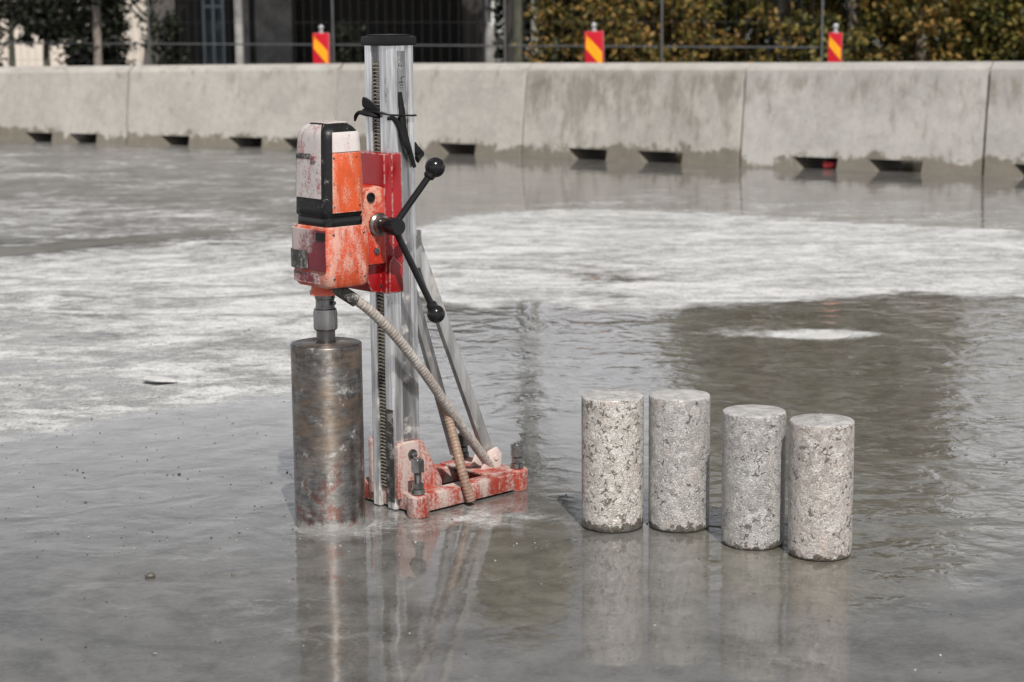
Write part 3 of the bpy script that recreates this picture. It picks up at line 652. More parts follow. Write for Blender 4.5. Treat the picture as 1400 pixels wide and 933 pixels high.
# --- spindle, coupler, bit
sp_ = lathe([(.0225, .508), (.0225, .512), (.0215, .514), (.0215, .530), (.0235, .532), (.0235, .541)], 28, 'Z', (bu, bv, 0)); merge(sp_, lathe([(.003, 0), (.003, .008), (.0045, .008), (.0045, .012)], 8, 'Y', (bu-.004, bv+.02, .523)))
spindle = obj("spindle", sp_, dark_steel, drill)
obj("coupling", lathe([(.0245, .4585), (.0275, .462), (.0275, .500), (.0262, .503), (.0262, .507), (.0225, .509)], 32, 'Z', (bu, bv, 0)), steel, spindle)
obj("adapter", lathe([(.024, .4285), (.024, .433), (.0215, .435), (.0215, .459)], 28, 'Z', (bu, bv, 0)), dark_steel, spindle)
def bit_material():
    m = NM("bit_steel"); x = m.xyz(); z = x[2]
    fine = m.noise(24, 7, .72, m.co((1.3, 1.3, 4.2))); ring = m.noise(30, 5, .65, m.co((.05, .05, 9))); blot = m.noise(13, 5, .6, m.co((1, 1, 1.6))); b2 = m.noise(38, 5, .65, m.co((1, 1, .7)))
    base = m.mix(m.sstep(fine, .30, .70), (.15, .145, .14), (.34, .33, .315))
    base = m.mix(m.ma('MULTIPLY', m.ma('MULTIPLY', m.sstep(blot, .38, .60), m.sstep(z, .10, .26)), .62), base, (.19, .122, .075))
    redm = m.ma('MULTIPLY', m.sstep(b2, .52, .62), m.sstep(z, .24, .10)); base = m.mix(m.ma('MULTIPLY', redm, .6), base, (.22, .07, .05))
    base = m.mix(m.ma('MULTIPLY', m.sstep(m.noise(19, 6, .7, m.co((1, 1, .6))), .50, .66), .75), base, (.075, .068, .062))
    pale = m.ma('MULTIPLY', m.sstep(m.noise(21, 7, .72, m.co((1, 1, 1.1))), .57, .68), .75); base = m.mix(pale, base, (.44, .43, .42))
    mud_tone = m.sstep(m.ma('ADD', z, m.ma('MULTIPLY_ADD', b2, .05, -.03)), .026, .008); base = m.mix(m.ma('MULTIPLY', mud_tone, m.sstep(m.noise(16, 5, .6), .35, .6)), base, (.27, .265, .255))
    dull = m.ma('MAXIMUM', m.ma('MAXIMUM', pale, mud_tone), m.ma('MULTIPLY', m.sstep(blot, .48, .62), .3))
    tg = m.n("Tangent"); tg.direction_type = 'RADIAL'; tg.axis = 'Z'; m.t.links.new(tg.outputs[0], m.p.inputs['Tangent'])
    m.P(Base_Color=base, Metallic=m.ma('MULTIPLY', m.ma('SUBTRACT', 1, m.ma('MULTIPLY', dull, .8)), .98), Anisotropic=.74, Anisotropic_Rotation=.25, Roughness=m.ma('MULTIPLY_ADD', dull, .12, m.ma('MULTIPLY_ADD', ring, .22, .33)),
        Normal=m.bump(m.ma('MULTIPLY_ADD', ring, .7, m.ma('MULTIPLY', fine, .3)), .00014, .7))
    return m.m
bitm = bit_material()
rb_ = .0815
pr = [(rb_-.004, 0.0)]+[(rb_+.0003*math.sin(k*1.7)*(k % 3 == 0), .002+.424*k/60) for k in range(61)]+[(rb_-.0015, .4282), (rb_-.006, .4292), (.0245, .4298)]
bit = obj("drill_bit", lathe(pr, 96, 'Z', (bu, bv, 0)), bitm, drill)
# slurry collar at the foot of the bit
cb = B(); n = 72; rings = []
for j, (rr, zz) in enumerate(((.080, .007), (.083, .004), (.087, .002), (.094, .0005), (.098, -.002))):
    rings.append([cb.verts.new((bu+(rr+(.006*math.sin(3*a)+.004*math.sin(7*a+1)+random.uniform(-.002, .002))*(j > 0)*min(2, j)*.6)*math.cos(a), bv+(rr+.005*math.sin(4*a+2)*(j > 0)*.8)*math.sin(a), zz*(1+.45*math.sin(5*a+j)+random.uniform(-.2, .2)) if j < 4 else zz)) for a in [2*PI*i/n for i in range(n)]])
for a, c in zip(rings[:-1], rings[1:]):
    for k in range(n): cb.faces.new((a[k], a[(k+1) % n], c[(k+1) % n], c[k]))
def slurry_material():
    m = NM("wet_slurry"); a = m.noise(40, 5, .6); m.P(Base_Color=m.mix(a, (.10, .098, .094), (.22, .217, .21)), Roughness=m.ma('MULTIPLY_ADD', a, .4, .15), Coat_Weight=.6, Coat_Roughness=.08, Normal=m.bump(a, .004, .8)); return m.m
sl = obj("slurry_ring", cb, slurry_material()); sl.location = ORG; sl.rotation_euler = drill.rotation_euler; tag(sl, "low ring of pale wet slurry pushed up round the foot of the barrel bit", "slurry")
# --- hoses
def ribbed(name, pts, rad, mat, pitch=.0085, parent=drill):
    P0, L = smooth_path(pts, 3); n = int(L/pitch*4); P_, L = smooth_path(pts, n)
    return obj(name, tube(P_, [rad*(1+.055*math.cos(2*PI*i/4)) for i in range(n)], 14), mat, parent, 180)
def hose_material(name, c1, c2):
    m = NM(name); a = m.noise(16, 5, .6); b = m.noise(120, 4, .6)
    m.P(Base_Color=m.mix(m.ma('MULTIPLY', m.sstep(b, .35, .65), .8), m.mix(m.sstep(a, .35, .65), c1, c2), tuple(x*.6 for x in c2)), Roughness=.55, Normal=m.bump(b, .0015, .7)); return m.m
hose_m = hose_material("hose_pale", (.44, .42, .40), (.34, .30, .27)); hose_r = hose_material("hose_brown", (.33, .17, .13), (.24, .18, .13))
st = onv(464, 397, .060)
hp = [st+Vector((.012, -.008, .012)), st, onv(500, 420, .085), onv(540, 459, .092), onv(578, 507, .088), onv(612, 556, .072), onv(643, 600, .050), onv(664, 629, .030), onv(676, 645, .02)]
ribbed("water_hose", hp, .0118, hose_m)
P_, L = smooth_path(hp[:3], 8)
obj("hose_sleeve", tube(P_[:6], .0150, 16), blackm, drill)
hq = [onv(603, 548, .055), onv(612, 570, .060), onv(622, 605, .085), onv(632, 645, .115), ong(644, 685, .012)]
ribbed("drain_hose", hq, .0115, hose_r)
# --- rubber strap knotted round the column
strap_m = plastic("strap_rubber", (.005, .005, .0055), .6, .05)
e = thing("rubber_strap", ORG, math.atan2(ud[1], ud[0]), "black rubber strap tied round the upper drill column with loose ends", "strap")
def flatband(name, pts, rad, flat=.35, up=Vector((0, 0, 1))):
    P_, L = smooth_path(pts, 40); n = len(P_)
    rr = rad if not isinstance(rad, (list, tuple)) else list(np.interp(np.linspace(0, 1, n), np.linspace(0, 1, len(rad)), rad))
    return obj(name, tube(P_, rr, 12, flat, up), strap_m, e, 60)
ring = [(.041, -.046, .950), (.0435, .0, .946), (.043, .040, .942), (.030, .0455, .940), (0, .0455, .938), (-.038, .046, .936), (-.044, 0, .94), (-.043, -.046, .948), (0, -.0475, .953), (.041, -.046, .950)]
flatband("loop", [Vector(q) for q in ring], .005, .4)
def sheet(name, rows, t):
    """a hugging strip of rubber: rows of points, thickened along +x"""
    b = B(); A_ = [[b.verts.new(Vector(q)) for q in rw] for rw in rows]; C_ = [[b.verts.new(Vector(q)+Vector((t, -t*.3, 0))) for q in rw] for rw in rows]
    n, k = len(rows), len(rows[0])
    for i in range(n-1):
        for j in range(k-1):
            b.faces.new((A_[i][j], A_[i][j+1], A_[i+1][j+1], A_[i+1][j])); b.faces.new((C_[i][j], C_[i+1][j], C_[i+1][j+1], C_[i][j+1]))
    for i in range(n-1):
        for j in (0, k-1): b.faces.new((A_[i][j], A_[i+1][j], C_[i+1][j], C_[i][j]))
    for j in range(k-1):
        for i in (0, n-1): b.faces.new((A_[i][j], A_[i][j+1], C_[i][j+1], C_[i][j]))
    bmesh.ops.recalc_face_normals(b, faces=b.faces); bevel(b, .001, 1); return obj(name, b, strap_m, e, 50)
sheet("wrap", [[(.0395, y, z0+dz*k/4) for k in range(5)] for y, z0, dz in ((-.0500, .960, .012), (-.0465, .955, .024), (-.040, .952, .026), (-.030, .950, .024), (-.018, .948, .022), (-.006, .946, .018), (.010, .944, .012))], .0035)
flatband("end_tab", [Vector((.041, .012, .936)), Vector((.0435, -.012, .940)), Vector((.045, -.036, .942)), Vector((.048, -.052, .943)), Vector((.051, -.062, .936)), Vector((.052, -.067, .922))], [.008, .015, .017, .014, .009, .003], .4)
flatband("tail", [onv(547, 126, .0425), onv(549.5, 150, .044), onv(552, 175, .046), onv(558, 200, .049), onv(567, 229, .050)], [.0045, .0085, .0085, .008, .005], .5, Vector((0, 1, 0)))
flatband("tail", [Vector((.041, .043, .932)), onv(540, 163, .046), onv(548, 176, .048), onv(556, 198, .053), onv(564, 214, .050)], [.004, .006, .007, .008, .004], .5, Vector((0, 1, 0)))
flatband("loose_end", [onv(566, 196, -.01), onv(570, 206, -.01), onv(577, 211, -.01), onv(570, 218, .0)], [.006, .012, .005, .010], .5, Vector((0, 1, 0)))
flatband("hanging_band", [Vector((-.02, -.052, .50)), Vector((-.02, -.056, .38)), Vector((-.021, -.056, .28)), Vector((-.026, -.052, .165))], [.009, .010, .008, .002], .35, Vector((0, 1, 0)))

# ================================================================== CONCRETE CORES
def core_material(i, pal, pit, wet, foot):
    m = NM("core_concrete"); c = m.co((1, 1, 1), True); x = m.xyz(); z = x[2]
    wp = m.n("TexNoise"); wp.inputs['Scale'].default_value = 55; wp.inputs['Detail'].default_value = 3; m.t.links.new(c, wp.inputs['Vector'])
    vm = m.n("VectorMath"); vm.operation = 'MULTIPLY_ADD'; m.t.links.new(wp.outputs['Color'], vm.inputs[0]); vm.inputs[1].default_value = (.014,)*3; m.t.links.new(c, vm.inputs[2]); cw = vm.outputs[0]
    cellc = m.vor(62, cw, 'F1', 'Color'); ed = m.vor(62, cw, 'DISTANCE_TO_EDGE'); cell2 = m.vor(170, cw, 'F1', 'Color'); e2 = m.vor(170, cw, 'DISTANCE_TO_EDGE')
    rs = m.n("SeparateColor"); m.t.links.new(cellc, rs.inputs[0]); r2 = m.n("SeparateColor"); m.t.links.new(cell2, r2.inputs[0])
    pal = [(p_, tuple(min(.8, (.68*v+.32*sum(c_)/3)*1.12) for v in c_)) for p_, c_ in pal]
    stone = m.ramp(rs.outputs[0], pal)
    small = m.ramp(r2.outputs[0], [(0, tuple(v*.75 for v in pal[0][1])), (.5, pal[1][1]), (1, pal[2][1])])
    isb = m.sstep(rs.outputs[1], .40, .44)
    col = m.mix(isb, small, stone)
    mort = m.ma('MULTIPLY', m.sstep(ed, .09, .02), .55); col = m.mix(mort, col, (.36, .34, .32))
    n2 = m.noise(210, 5, .68, c, .8); col = m.mix(m.ma('MULTIPLY', m.sstep(n2, .40, .60), .72), col, tuple(v*.62 for v in pal[1][1]))
    col = m.mix(m.ma('MULTIPLY', m.sstep(m.noise(150, 4, .65, cw, 1.2), .56, .68), .55), col, tuple(min(.8, v*1.25) for v in pal[2][1]))
    nb = m.noise(14, 4, .6, c)
    pn = m.noise(82, 3.5, .55, cw, 1.0); pb = m.noise(36, 3, .5, cw, .6)
    pits = m.sstep(m.ma('ADD', pn, m.ma('MULTIPLY_ADD', nb, .35, m.ma('MULTIPLY_ADD', pb, .35, -.35))), .69-pit*.22, .75-pit*.22)
    col = m.mix(m.ma('MULTIPLY', pits, .85), col, (.10, .082, .065))
    low = m.sstep(m.ma('ADD', z, m.ma('MULTIPLY_ADD', nb, .05, m.ma('MULTIPLY_ADD', m.noise(60, 4, .6, c), .06, -.055))), foot, foot-.006)
    col = m.mix(m.ma('MULTIPLY', low, .92), col, m.mix(m.noise(70, 4, .6, c), (.025, .021, .016), (.12, .105, .08)))
    nrm = m.n("NewGeometry"); nz_ = m.xyz(nrm.outputs['Normal'])[2]; topm = m.sstep(nz_, .7, .95)
    tcol = m.mix(m.sstep(m.noise(30, 6, .6, c), .35, .65), (.34, .33, .33), (.50, .49, .48)); col = m.mix(topm, col, tcol)
    m.P(Base_Color=col, Roughness=m.ma('MULTIPLY_ADD', n2, .25, .38), Coat_Weight=wet, Coat_Roughness=.25, Normal=m.bump(m.ma('SUBTRACT', m.ma('MULTIPLY_ADD', m.sstep(e2, 0, .15), .25, m.ma('MULTIPLY', n2, .55)), m.ma('MULTIPLY', pits, 1.1)), .0034, 1))
    return m.m
def core(i, px, py, rad, h, label, pal, pit, rz, foot):
    n = 96; b = B(); base = gp(px, py); rr = random.Random(40+i); ph = [rr.uniform(0, 6) for _ in range(6)]
    prof = [(rad*.93, 0), (rad*.985, .003)]+[(rad, .008+(h-.012)*k/44) for k in range(45)]+[(rad*.993, h-.0012), (rad*.975, h), (rad*.6, h+.0003), (0, h+.0004)]
    rings = []
    for j, (ra, z) in enumerate(prof):
        if ra < 1e-6: rings.append([b.verts.new((0, 0, z))]); continue
        R_ = []
        for k in range(n):
            a = 2*PI*k/n; dr = 0
            if .003 < z < h-.0005: dr = rr.uniform(-.00035, .00035)
            chip = 0
            if z < .03: chip = max(0, math.sin(2.3*a+ph[0])*math.sin(5*a+ph[1])-.55)*.006*(1-z/.03)
            if z > h-.007: chip += max(0, math.sin(3*a+ph[2])*math.sin(7*a+ph[3])-.78)*.006
            R_.append(b.verts.new(((ra+dr-chip)*math.cos(a), (ra+dr-chip)*math.sin(a), z)))
        rings.append(R_)
    for a, c in zip(rings[:-1], rings[1:]):
        for k in range(n):
            k2 = (k+1) % n
            if len(c) == 1: b.faces.new((a[k], a[k2], c[0]))
            else: b.faces.new((a[k], a[k2], c[k2], c[k]))
    b.faces.new(rings[0][::-1])
    o = obj("concrete_core", b, core_material(i, pal, pit, .35, foot), None, 45); o.location = base; o.rotation_euler = (0, 0, rz)
    tag(o, label, "concrete core", "drilled concrete cores standing in a row")
warm = [(0, (.32, .27, .22)), (.35, (.50, .46, .42)), (.75, (.60, .58, .545)), (1, (.46, .35, .29))]
cool = [(0, (.24, .225, .21)), (.35, (.38, .365, .35)), (.75, (.50, .485, .465)), (1, (.40, .32, .27))]
grey = [(0, (.22, .21, .205)), (.35, (.35, .34, .33)), (.75, (.48, .47, .46)), (1, (.38, .33, .30))]
pinky = [(0, (.27, .22, .19)), (.35, (.44, .39, .355)), (.75, (.55, .52, .49)), (1, (.50, .36, .29))]
core(0, 837.5, 719, .0712, .3085, "pale drilled concrete core with many dark pits and a brown wet foot, leftmost of four", warm, .50, .3, .024)
core(1, 928, 719, .0700, .309, "grey drilled concrete core with a dull top, just right of the pale pitted leftmost one", cool, .28, 2.1, .014)
core(2, 1029, 742, .0700, .301, "grey drilled concrete core touching the pinkish one, third from the left", grey, .34, 4.0, .007)
core(3, 1120.5, 757, .0695, .299, "pinkish beige drilled concrete core with dark chips at its foot, nearest to the camera", pinky, .42, 5.2, .013)

# ================================================================== SMALL BITS ON THE GROUND
conc = NM("chip_concrete"); a = conc.noise(60, 5, .6); conc.P(Base_Color=conc.mix(a, (.30, .30, .30), (.55, .55, .55)), Roughness=.8, Normal=conc.bump(a, .004)); conc = conc.m
dk = NM("dark_stone"); a = dk.noise(90, 4, .6); dk.P(Base_Color=dk.mix(a, (.04, .035, .03), (.11, .10, .09)), Roughness=.5); dk = dk.m
def lump(rx, ry, rz, seed, tilt=0):
    b = B(); bmesh.ops.create_icosphere(b, subdivisions=3, radius=1); rr = random.Random(seed); k = [Vector((rr.uniform(-1, 1), rr.uniform(-1, 1), rr.uniform(-1, 1))).normalized() for _ in range(9)]; dd = [rr.uniform(.62, .95) for _ in k]
    for v in b.verts:
        s = 1
        for q, t in zip(k, dd):
            f = v.co.dot(q)
            if f > t: s = min(s, t/f)
        v.co = v.co*s; v.co = Vector((v.co.x*rx, v.co.y*ry, v.co.z*rz))
    return xform(b, Matrix.Rotation(tilt, 4, 'Y'))
q = gp(205, 789); o = obj("pebble", lump(.012, .010, .007, 3), dk, None, 20); o.location = (q[0], q[1], .003); tag(o, "small dark pebble alone on the wet floor left of the barrel bit", "pebble")
q = gp(216, 524); o = obj("concrete_flake", lump(.062, .045, .007, 8, .10), conc, None, 20); o.location = (q[0], q[1], .012); tag(o, "thin tilted concrete flake lying on the pale floor left of the drill", "flake")
q = gp(1130, 459)
o = obj("slurry_crust", lump(.085, .07, .004, 11), conc, None, 60); o.location = (q[0], q[1], -.001); tag(o, "flat white dried slurry crust in the dark puddle behind the cores", "slurry crust")

gb_ = B(); rr = random.Random(5)
for k in range(600):
    zone = rr.random()
    if zone < .45: px, py = rr.uniform(0, 420), rr.uniform(420, 760)
    elif zone < .65: px, py = rr.uniform(380, 780), rr.uniform(640, 800)
    else: px, py = rr.uniform(0, 1400), rr.uniform(330, 920)
    q = gp(px, py); sz = rr.uniform(.0010, .0026)*(1.8 if rr.random() < .06 else 1)
    if (q[0]-.0)**2 < 0: continue
    t_ = B(); bmesh.ops.create_icosphere(t_, subdivisions=1, radius=1)
    for v in t_.verts: v.co = Vector((v.co.x*sz*rr.uniform(.7, 1.5), v.co.y*sz*rr.uniform(.7, 1.5), v.co.z*sz*rr.uniform(.5, 1)))
    merge(gb_, xform(t_, Matrix.Translation((q[0], q[1], sz*.3))))
grit_m = NM("grit"); gi_ = grit_m.n("NewGeometry"); grit_m.P(Base_Color=grit_m.ramp(gi_.outputs['Random Per Island'], [(0, (.04, .037, .033)), (.6, (.12, .115, .105)), (1, (.3, .29, .28))]), Roughness=.6)
o = obj("grit", gb_, grit_m.m, None, 0); tag(o, "loose concrete grit scattered over the wet floor", "grit", None, 'stuff')
# ================================================================== BACKGROUND
def leafmat(name, stops, rough=.55):
    m = NM(name); gi = m.n("NewGeometry"); f = m.ma('MULTIPLY_ADD', m.noise(2.6, 4, .6), .75, m.ma('MULTIPLY_ADD', gi.outputs['Random Per Island'], .55, -.17))
    c = m.ramp(f, stops); m.P(Base_Color=c, Roughness=rough, Specular_IOR_Level=.25)
    tr = m.n("BsdfTranslucent"); m.set(tr.inputs[0], c); mxs = m.n("MixShader"); mxs.inputs[0].default_value = .22
    m.t.links.new(m.p.outputs[0], mxs.inputs[1]); m.t.links.new(tr.outputs[0], mxs.inputs[2]); m.t.links.new(mxs.outputs[0], m.out.inputs[0]); return m.m
def leaves(name, P, N_, size, mat, parent, asp=.5):
    n = len(P); sz = size*rng.uniform(.6, 1.4, n)[:, None]
    a = rng.normal(size=(n, 3)); a += N_*.3; a /= np.linalg.norm(a, axis=1)[:, None]
    t = rng.normal(size=(n, 3)); b_ = np.cross(a, t); b_ /= np.linalg.norm(b_, axis=1)[:, None]
    v0 = P-a*sz*.5; v1 = P+b_*sz*asp*.5+a*sz*.05; v2 = P+a*sz*.5; v3 = P-b_*sz*asp*.5+a*sz*.05
    V_ = np.stack([v0, v1, v2, v3], 1).reshape(-1, 3)
    m_ = bpy.data.meshes.new(name); m_.vertices.add(4*n); m_.vertices.foreach_set('co', V_.ravel()); m_.loops.add(4*n); m_.loops.foreach_set('vertex_index', np.arange(4*n))
    m_.polygons.add(n); m_.polygons.foreach_set('loop_start', np.arange(0, 4*n, 4)); m_.update(); m_.validate()
    m_.materials.append(mat); o = bpy.data.objects.new(name, m_); COL.objects.link(o); o.parent = parent; return o
def crown_points(n, z0, z1, rad, shape, clumps, spread):
    zc_ = rng.uniform(0, 1, clumps); an = rng.uniform(0, 2*PI, clumps); rr = np.sqrt(rng.uniform(.15, 1, clumps))
    R_ = shape(zc_)*rad*rr; C_ = np.stack([R_*np.cos(an), R_*np.sin(an), z0+(z1-z0)*zc_], 1)
    k = rng.integers(0, clumps, n); off = rng.normal(size=(n, 3))*spread*rng.uniform(.5, 1.3, clumps)[k][:, None]*[1, 1, .8]
    P = C_[k]+off; P[:, 2] = np.maximum(P[:, 2], .05); N_ = off/(np.linalg.norm(off, axis=1)[:, None]+1e-6); return P, N_
def bark(name, c1, c2):
    m = NM(name); a = m.noise(30, 5, .65, m.co((1, 1, .25))); m.P(Base_Color=m.mix(m.sstep(a, .35, .65), c1, c2), Roughness=.85, Normal=m.bump(a, .01)); return m.m
bark_b = bark("bark_brown", (.12, .10, .085), (.24, .21, .18)); bark_d = bark("bark_dark", (.035, .038, .025), (.085, .085, .06)); bark_p = bark("bark_pale", (.14, .14, .11), (.34, .33, .29))
def trunk_mesh(h, r0, r1, lean, limbs, seed):
    rr = random.Random(seed); pts = [Vector((lean*t*t*.5+rr.uniform(-.02, .02)*t, rr.uniform(-.02, .02)*t, h*t)) for t in np.linspace(0, 1, 7)]
    P_, L = smooth_path(pts, 24); b = tube(P_, [r0+(r1-r0)*(i/23)**.8+(r0*.35*max(0, 1-i/3)) for i in range(24)], 12, 1, Vector((0, 1, 0)))
    for k in range(limbs):
        t = rr.uniform(.45, .95); s = P_[int(t*23)]; a = rr.uniform(0, 2*PI); ln = rr.uniform(.25, .5)*h*.4
        q = [s, s+Vector((math.cos(a)*ln*.5, math.sin(a)*ln*.5, ln*.35)), s+Vector((math.cos(a)*ln, math.sin(a)*ln, ln*.9))]
        pp, _ = smooth_path(q, 8); merge(b, tube(pp, [r1*.8*(1-i/9)+.006 for i in range(8)], 8, 1, Vector((0, .3, 1))))
    return b
def place(px, Y): q = at_depth(px, 0, Y); return Vector((q[0], Y, 0))
hedge_m = leafmat("hedge_leaves", [(.25, (.022, .026, .008)), (.40, (.055, .050, .012)), (.54, (.165, .125, .026)), (.70, (.26, .145, .042)), (.90, (.34, .24, .10))])
hedge_g = leafmat("hedge_green", [(.25, (.018, .024, .008)), (.43, (.055, .058, .014)), (.58, (.155, .135, .030)), (.9, (.28, .18, .055))])
def conifer(px, Y, h, rad, n, mat, label, seed):
    e = thing("hedge_tree", place(px, Y), seed*1.3, label, "tree", "autumn trees grown together as a hedge")
    P, N_ = crown_points(n, .15, h, rad, lambda t: np.clip(1.05-.55*t**2.2, .1, 1), 200, .085)
    leaves("crown", P, N_, .068, mat, e)
    obj("trunk", trunk_mesh(h*.92, .07, .015, .1, 7, seed), bark_b, e)
conifer(800, 19.2, 1.75, .50, 13000, hedge_m, "orange brown hedge tree, leftmost of the hedge behind the middle striped panel", 1)
conifer(882, 19.8, 1.95, .55, 15000, hedge_m, "yellow brown hedge tree just right of the middle striped panel", 2)
conifer(975, 20.4, 3.9, .50, 26000, hedge_g, "tall olive hedge tree halfway between the middle and right striped panels", 3)
conifer(1070, 20.0, 4.3, .58, 28000, hedge_m, "tall golden hedge tree just left of the right striped panel", 4)
conifer(1165, 19.6, 4.15, .58, 28000, hedge_g, "tall dark green and gold hedge tree behind the right striped panel", 5)
conifer(1262, 19.3, 3.95, .55, 26000, hedge_m, "yellow green hedge tree right of the right striped panel", 6)
conifer(1372, 19.0, 1.85, .42, 14000, hedge_g, "darker low hedge tree at the right edge of the photo", 7)
conifer(1475, 18.6, 1.9, .5, 9000, hedge_m, "hedge tree just past the right edge of the photo", 8)
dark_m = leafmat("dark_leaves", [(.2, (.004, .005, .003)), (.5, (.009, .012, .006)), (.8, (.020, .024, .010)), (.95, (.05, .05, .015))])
def dark_shrub(px, Y, h, rad, n, label, seed, z0=.05):
    e = thing("dark_shrub", place(px, Y), seed, label, "shrub", "dark shrubs behind the fence")
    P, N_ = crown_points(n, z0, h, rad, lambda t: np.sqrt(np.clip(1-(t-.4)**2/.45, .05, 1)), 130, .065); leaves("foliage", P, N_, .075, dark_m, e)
    obj("stem", trunk_mesh(h*.7, .05, .02, .1, 5, seed), bark_d, e)
dark_shrub(-22, 22.5, 2.2, .14, 4000, "dark evergreen shrub at the left edge of the photo", 11)
dark_shrub(60, 23.0, 2.4, .30, 11000, "dark evergreen shrub left of the slim brown trunk, with a beige wall showing under it", 12, .72)
dark_shrub(112, 22.6, 2.4, .20, 8000, "dense dark evergreen shrub directly behind the slim brown trunk", 13)
dark_shrub(150, 22.8, 2.4, .13, 7000, "dark evergreen shrub just right of the slim brown trunk", 14)
dark_shrub(205, 24.0, 2.4, .12, 520, "thin dark twiggy bush in front of the beige wall, left of the glass door", 18, .55)
dark_shrub(12, 23.4, 2.4, .12, 1300, "thin dark shrub hanging over the beige wall near the left edge", 19, .95)
dark_shrub(232, 24.0, .95, .08, 1800, "small dark bush between the beige wall and the glass door", 15)
dark_shrub(775, 22.5, 1.2, .20, 4000, "dark undergrowth bush left of the middle striped panel", 16)
dark_shrub(470, 23.0, .80, .20, 2500, "low dark bush in the shade behind the drill column", 17)
# slim trees
e = thing("slim_tree", place(131, 20.5), 0, "slim tree with a straight grey brown trunk, left of the left striped panel", "tree")
obj("trunk", trunk_mesh(2.0, .048, .036, -.03, 0, 21), bark_b, e); P, N_ = crown_points(5000, 1.35, 2.1, .3, lambda t: np.sqrt(np.clip(1-(t-.45)**2/.32, .05, 1)), 90, .15); leaves("crown", P, N_, .1, dark_m, e)
e = thing("park_tree", place(709, 21.5), 0, "dark mossy tree trunk nearest to the dark building, left of the pale one", "tree")
obj("trunk", trunk_mesh(5.2, .068, .04, .06, 9, 22), bark_d, e); P, N_ = crown_points(8000, 4.5, 5.8, .45, lambda t: np.sqrt(np.clip(1-(t-.45)**2/.32, .05, 1)), 90, .15); leaves("crown", P, N_, .1, hedge_g, e)
e = thing("park_tree", place(731, 21.0), 0, "slim pale blotched tree trunk left of the middle striped panel", "tree")
obj("trunk", trunk_mesh(4.9, .046, .025, -.06, 7, 23), bark_p, e); P, N_ = crown_points(3000, 4.4, 5.4, .38, lambda t: np.sqrt(np.clip(1-(t-.45)**2/.32, .05, 1)), 60, .13); leaves("crown", P, N_, .09, hedge_g, e)

# mesh fence
fa = Vector(lineL)+bnor*3.2
def fence_pt(px):
    d0 = ray(px, 40); t = (fa.x*d0[1]-fa.y*d0[0])/(d0[0]*bdir.y-d0[1]*bdir.x); return fa+bdir*t
wire_m = metal("fence_wire", (.075, .075, .075), .6, .1, .4); tube_m = metal("fence_tube", (.13, .135, .14), .6, .1, .4)
fx_ = [-60, 203, 455, 690, 905, 1124]
flab = ["wire mesh fence panel across the dark shrubs at the far left", "wire mesh fence panel before the glass door and the left striped panel", "wire mesh fence panel before the dark shaded building wall",
        "wire mesh fence panel across the twin park trunks", "wire mesh fence panel left of the right striped panel, against the hedge"]
for i in range(5):
    A0, A1 = fence_pt(fx_[i]), fence_pt(fx_[i+1]); L = (A1-A0).length
    e = thing("fence_panel", A0, brz, flab[i], "fence", "wire mesh fence panels behind the barrier")
    for xx in ((.0, L) if i == 4 else (.0,)): obj("post", lathe([(.011, .02), (.010, 1.58)], 10, 'Z', (xx, 0, 0)), tube_m, e)
    for zz in (.16, .735, 1.57): obj("rail", lathe([(.0075, 0.03), (.0075, L-.03)], 8, 'X', (0, 0, zz)), tube_m, e)
    wb = B(); x = .1
    while x < L-.06: merge(wb, box(x-.0011, x+.0011, -.0011, .0011, .17, 1.56)); x += .10
    for zz in (.40, .56, .95, 1.18, 1.40): merge(wb, box(.04, L-.04, -.0026, .0026, zz-.0013, zz+.0013))
    o = obj("wire_mesh", wb, wire_m, e, 0); tag(o, kind='stuff')
    for xx in (.03,): obj("foot_block", box(xx-.14, xx+.3, -.11, .11, 0, .10, .02), rubber, e)

# dark building with a porch roof added to shade its wall
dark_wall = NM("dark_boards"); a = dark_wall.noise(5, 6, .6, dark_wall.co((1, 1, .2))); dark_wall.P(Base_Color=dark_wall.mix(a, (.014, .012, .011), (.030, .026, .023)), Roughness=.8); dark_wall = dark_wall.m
grey_wall = NM("grey_render"); a = grey_wall.noise(4, 6, .65); grey_wall.P(Base_Color=grey_wall.mix(grey_wall.sstep(a, .35, .65), (.16, .155, .15), (.30, .29, .28)), Roughness=.85); grey_wall = grey_wall.m
beige = NM("beige_render"); a = beige.noise(6, 6, .65); beige.P(Base_Color=beige.mix(a, (.46, .41, .36), (.60, .54, .48)), Roughness=.9, Normal=beige.bump(a, .01)); beige = beige.m
glass = NM("window_glass"); glass.P(Base_Color=(.05, .07, .08), Roughness=.06, Metallic=0, Specular_IOR_Level=.8); glass = glass.m
frame_b = plastic("window_frame", (.30, .36, .39), .4, .1); white_f = plastic("white_frame", (.66, .67, .66), .45, .1)
YB = 29.0; YF = 25.0
def XB(px, Y=YB): return at_depth(px, 40, Y)[0]
bl = thing("porch_building", (0, YB, 0), 0, "dark low building behind the drill, with an added roof shading its porch", "building")
def part(name, b, m, parent=bl, sm=0):
    return obj(name, xform(b, Matrix.Translation((0, -YB, 0))), m, parent, sm)
xl, xr = XB(240), XB(640)
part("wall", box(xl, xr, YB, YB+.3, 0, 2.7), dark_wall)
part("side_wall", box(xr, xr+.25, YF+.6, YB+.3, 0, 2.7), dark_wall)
part("roof", box(xl-.4, xr+.6, YF-.3, YB+4, 2.7, 3.0, .03), grey_wall)  # unseen roof, made deep so the back wall falls in shade
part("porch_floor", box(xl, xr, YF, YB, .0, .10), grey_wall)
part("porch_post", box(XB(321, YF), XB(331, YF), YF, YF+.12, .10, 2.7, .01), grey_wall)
part("downpipe", lathe([(.05, .1), (.05, 2.7)], 12, 'Z', (XB(696, YF), YF+.3, 0)), dark_wall)
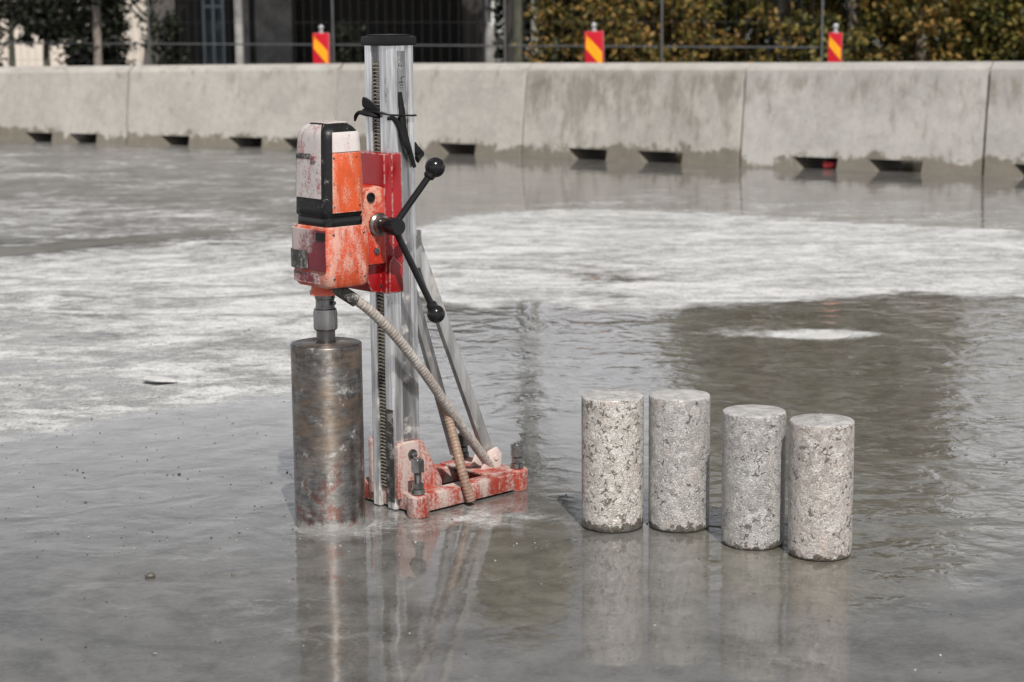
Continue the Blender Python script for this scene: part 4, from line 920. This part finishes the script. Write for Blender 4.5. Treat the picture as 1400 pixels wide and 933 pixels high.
gp1 = part("panel_wall", box(XB(330), XB(344), YB-.25, YB-.01, .1, 2.2), grey_wall); part("panel_wall", box(XB(352), XB(402), YB-.25, YB-.01, .1, 2.2), grey_wall)
def window(x0, x1, z0, z1, nx_, nz_, fm, name="window", y=YB):
    t = .035; b = box(x0, x1, y-.06, y-.02, z0, z0+t); merge(b, box(x0, x1, y-.06, y-.02, z1-t, z1))
    for k in range(nx_+1):
        c = x0+(x1-x0)*k/nx_; c = min(max(c, x0+t/2), x1-t/2); merge(b, box(c-t/2, c+t/2, y-.062, y-.018, z0+t*.9, z1-t*.9))
    for k in range(1, nz_): c = z0+(z1-z0)*k/nz_; merge(b, box(x0+t*.5, x1-t*.5, y-.058, y-.022, c-t/2, c+t/2))
    f = part(name, b, fm); part("pane", box(x0+.01, x1-.01, y-.045, y-.035, z0+.01, z1-.01), glass, f)
window(XB(278), XB(308), .12, 2.0, 2, 2, frame_b, "glass_door")
# beige house on the far left
hh = thing("beige_house", (XB(100, 31), 31, 0), 0, "sunlit beige rendered house wall glimpsed between the dark shrubs on the left", "house")
hw = obj("wall", box(-16.0, 1.62, 0, .3, 0, 2.8), beige, hh, 0); obj("roof", box(-16.2, 1.75, -.3, 4, 2.8, 3.0, .03), grey_wall, hh, 0)
f = obj("window", box(-.10, .06, -.03, .02, .92, 1.9, .008), frame_b, hh, 0); obj("pane", box(-.07, .03, -.036, -.02, .95, 1.87), glass, f, 0)
# white house and steps seen between the porch and the park trees
YW = 33.0
wh = thing("white_house", (XB(665, YW), YW, 0), 0, "bright white house wall with barred window glimpsed between dark porch and mossy trunk", "house")
obj("wall", box(-.5, .55, 0, .3, 0, 2.6), white_f, wh, 0)
wb = B()
for k in range(5): merge(wb, box(-.22+k*.14, -.195+k*.14, -.03, .01, .75, 1.9))
for zz in (.95, 1.25, 1.6): merge(wb, box(-.24, .38, -.035, .005, zz, zz+.03))
obj("window_bars", wb, dark_wall, wh, 0)
st_ = obj("stair_wall", prism([(-.06, 0), (-.06, 1.02), (.03, .98), (.48, .55), (.55, .50), (.55, 0)], 'Y', 0, 1.0, .01), grey_wall, None, 0)
q = place(643, 30.2); st_.location = q; tag(st_, "grey sloping stair wall in front of the white house", "stair wall")
# leaf backing added to block bright gaps in the hedge, then distant woodland
P, N_ = crown_points(16000, .1, 1.75, .5, lambda t: np.ones_like(t), 220, .12); P[:, 0] = rng.uniform(-.2, 8.5, len(P))
e_ = leaves("hedge_backing", P, N_, .12, dark_m, None); e_.location = (0, 27, 0); tag(e_, "dark leaf backing added behind the hedge to block bright gaps", "planting", None, 'stuff')
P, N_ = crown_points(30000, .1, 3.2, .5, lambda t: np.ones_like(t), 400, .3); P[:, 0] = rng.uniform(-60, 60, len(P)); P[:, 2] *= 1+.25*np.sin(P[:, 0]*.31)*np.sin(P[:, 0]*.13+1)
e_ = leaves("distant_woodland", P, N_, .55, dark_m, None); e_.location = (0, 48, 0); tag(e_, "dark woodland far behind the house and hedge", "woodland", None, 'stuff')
# pale garden wall seen through the hedge gap
gw = obj("garden_wall", box(-.14, .16, 0, .25, 0, .62, .02), beige, None, 30); q = place(1330, 23.5); gw.location = q; tag(gw, "pale low garden wall glimpsed through a gap in the hedge at the right", "wall")
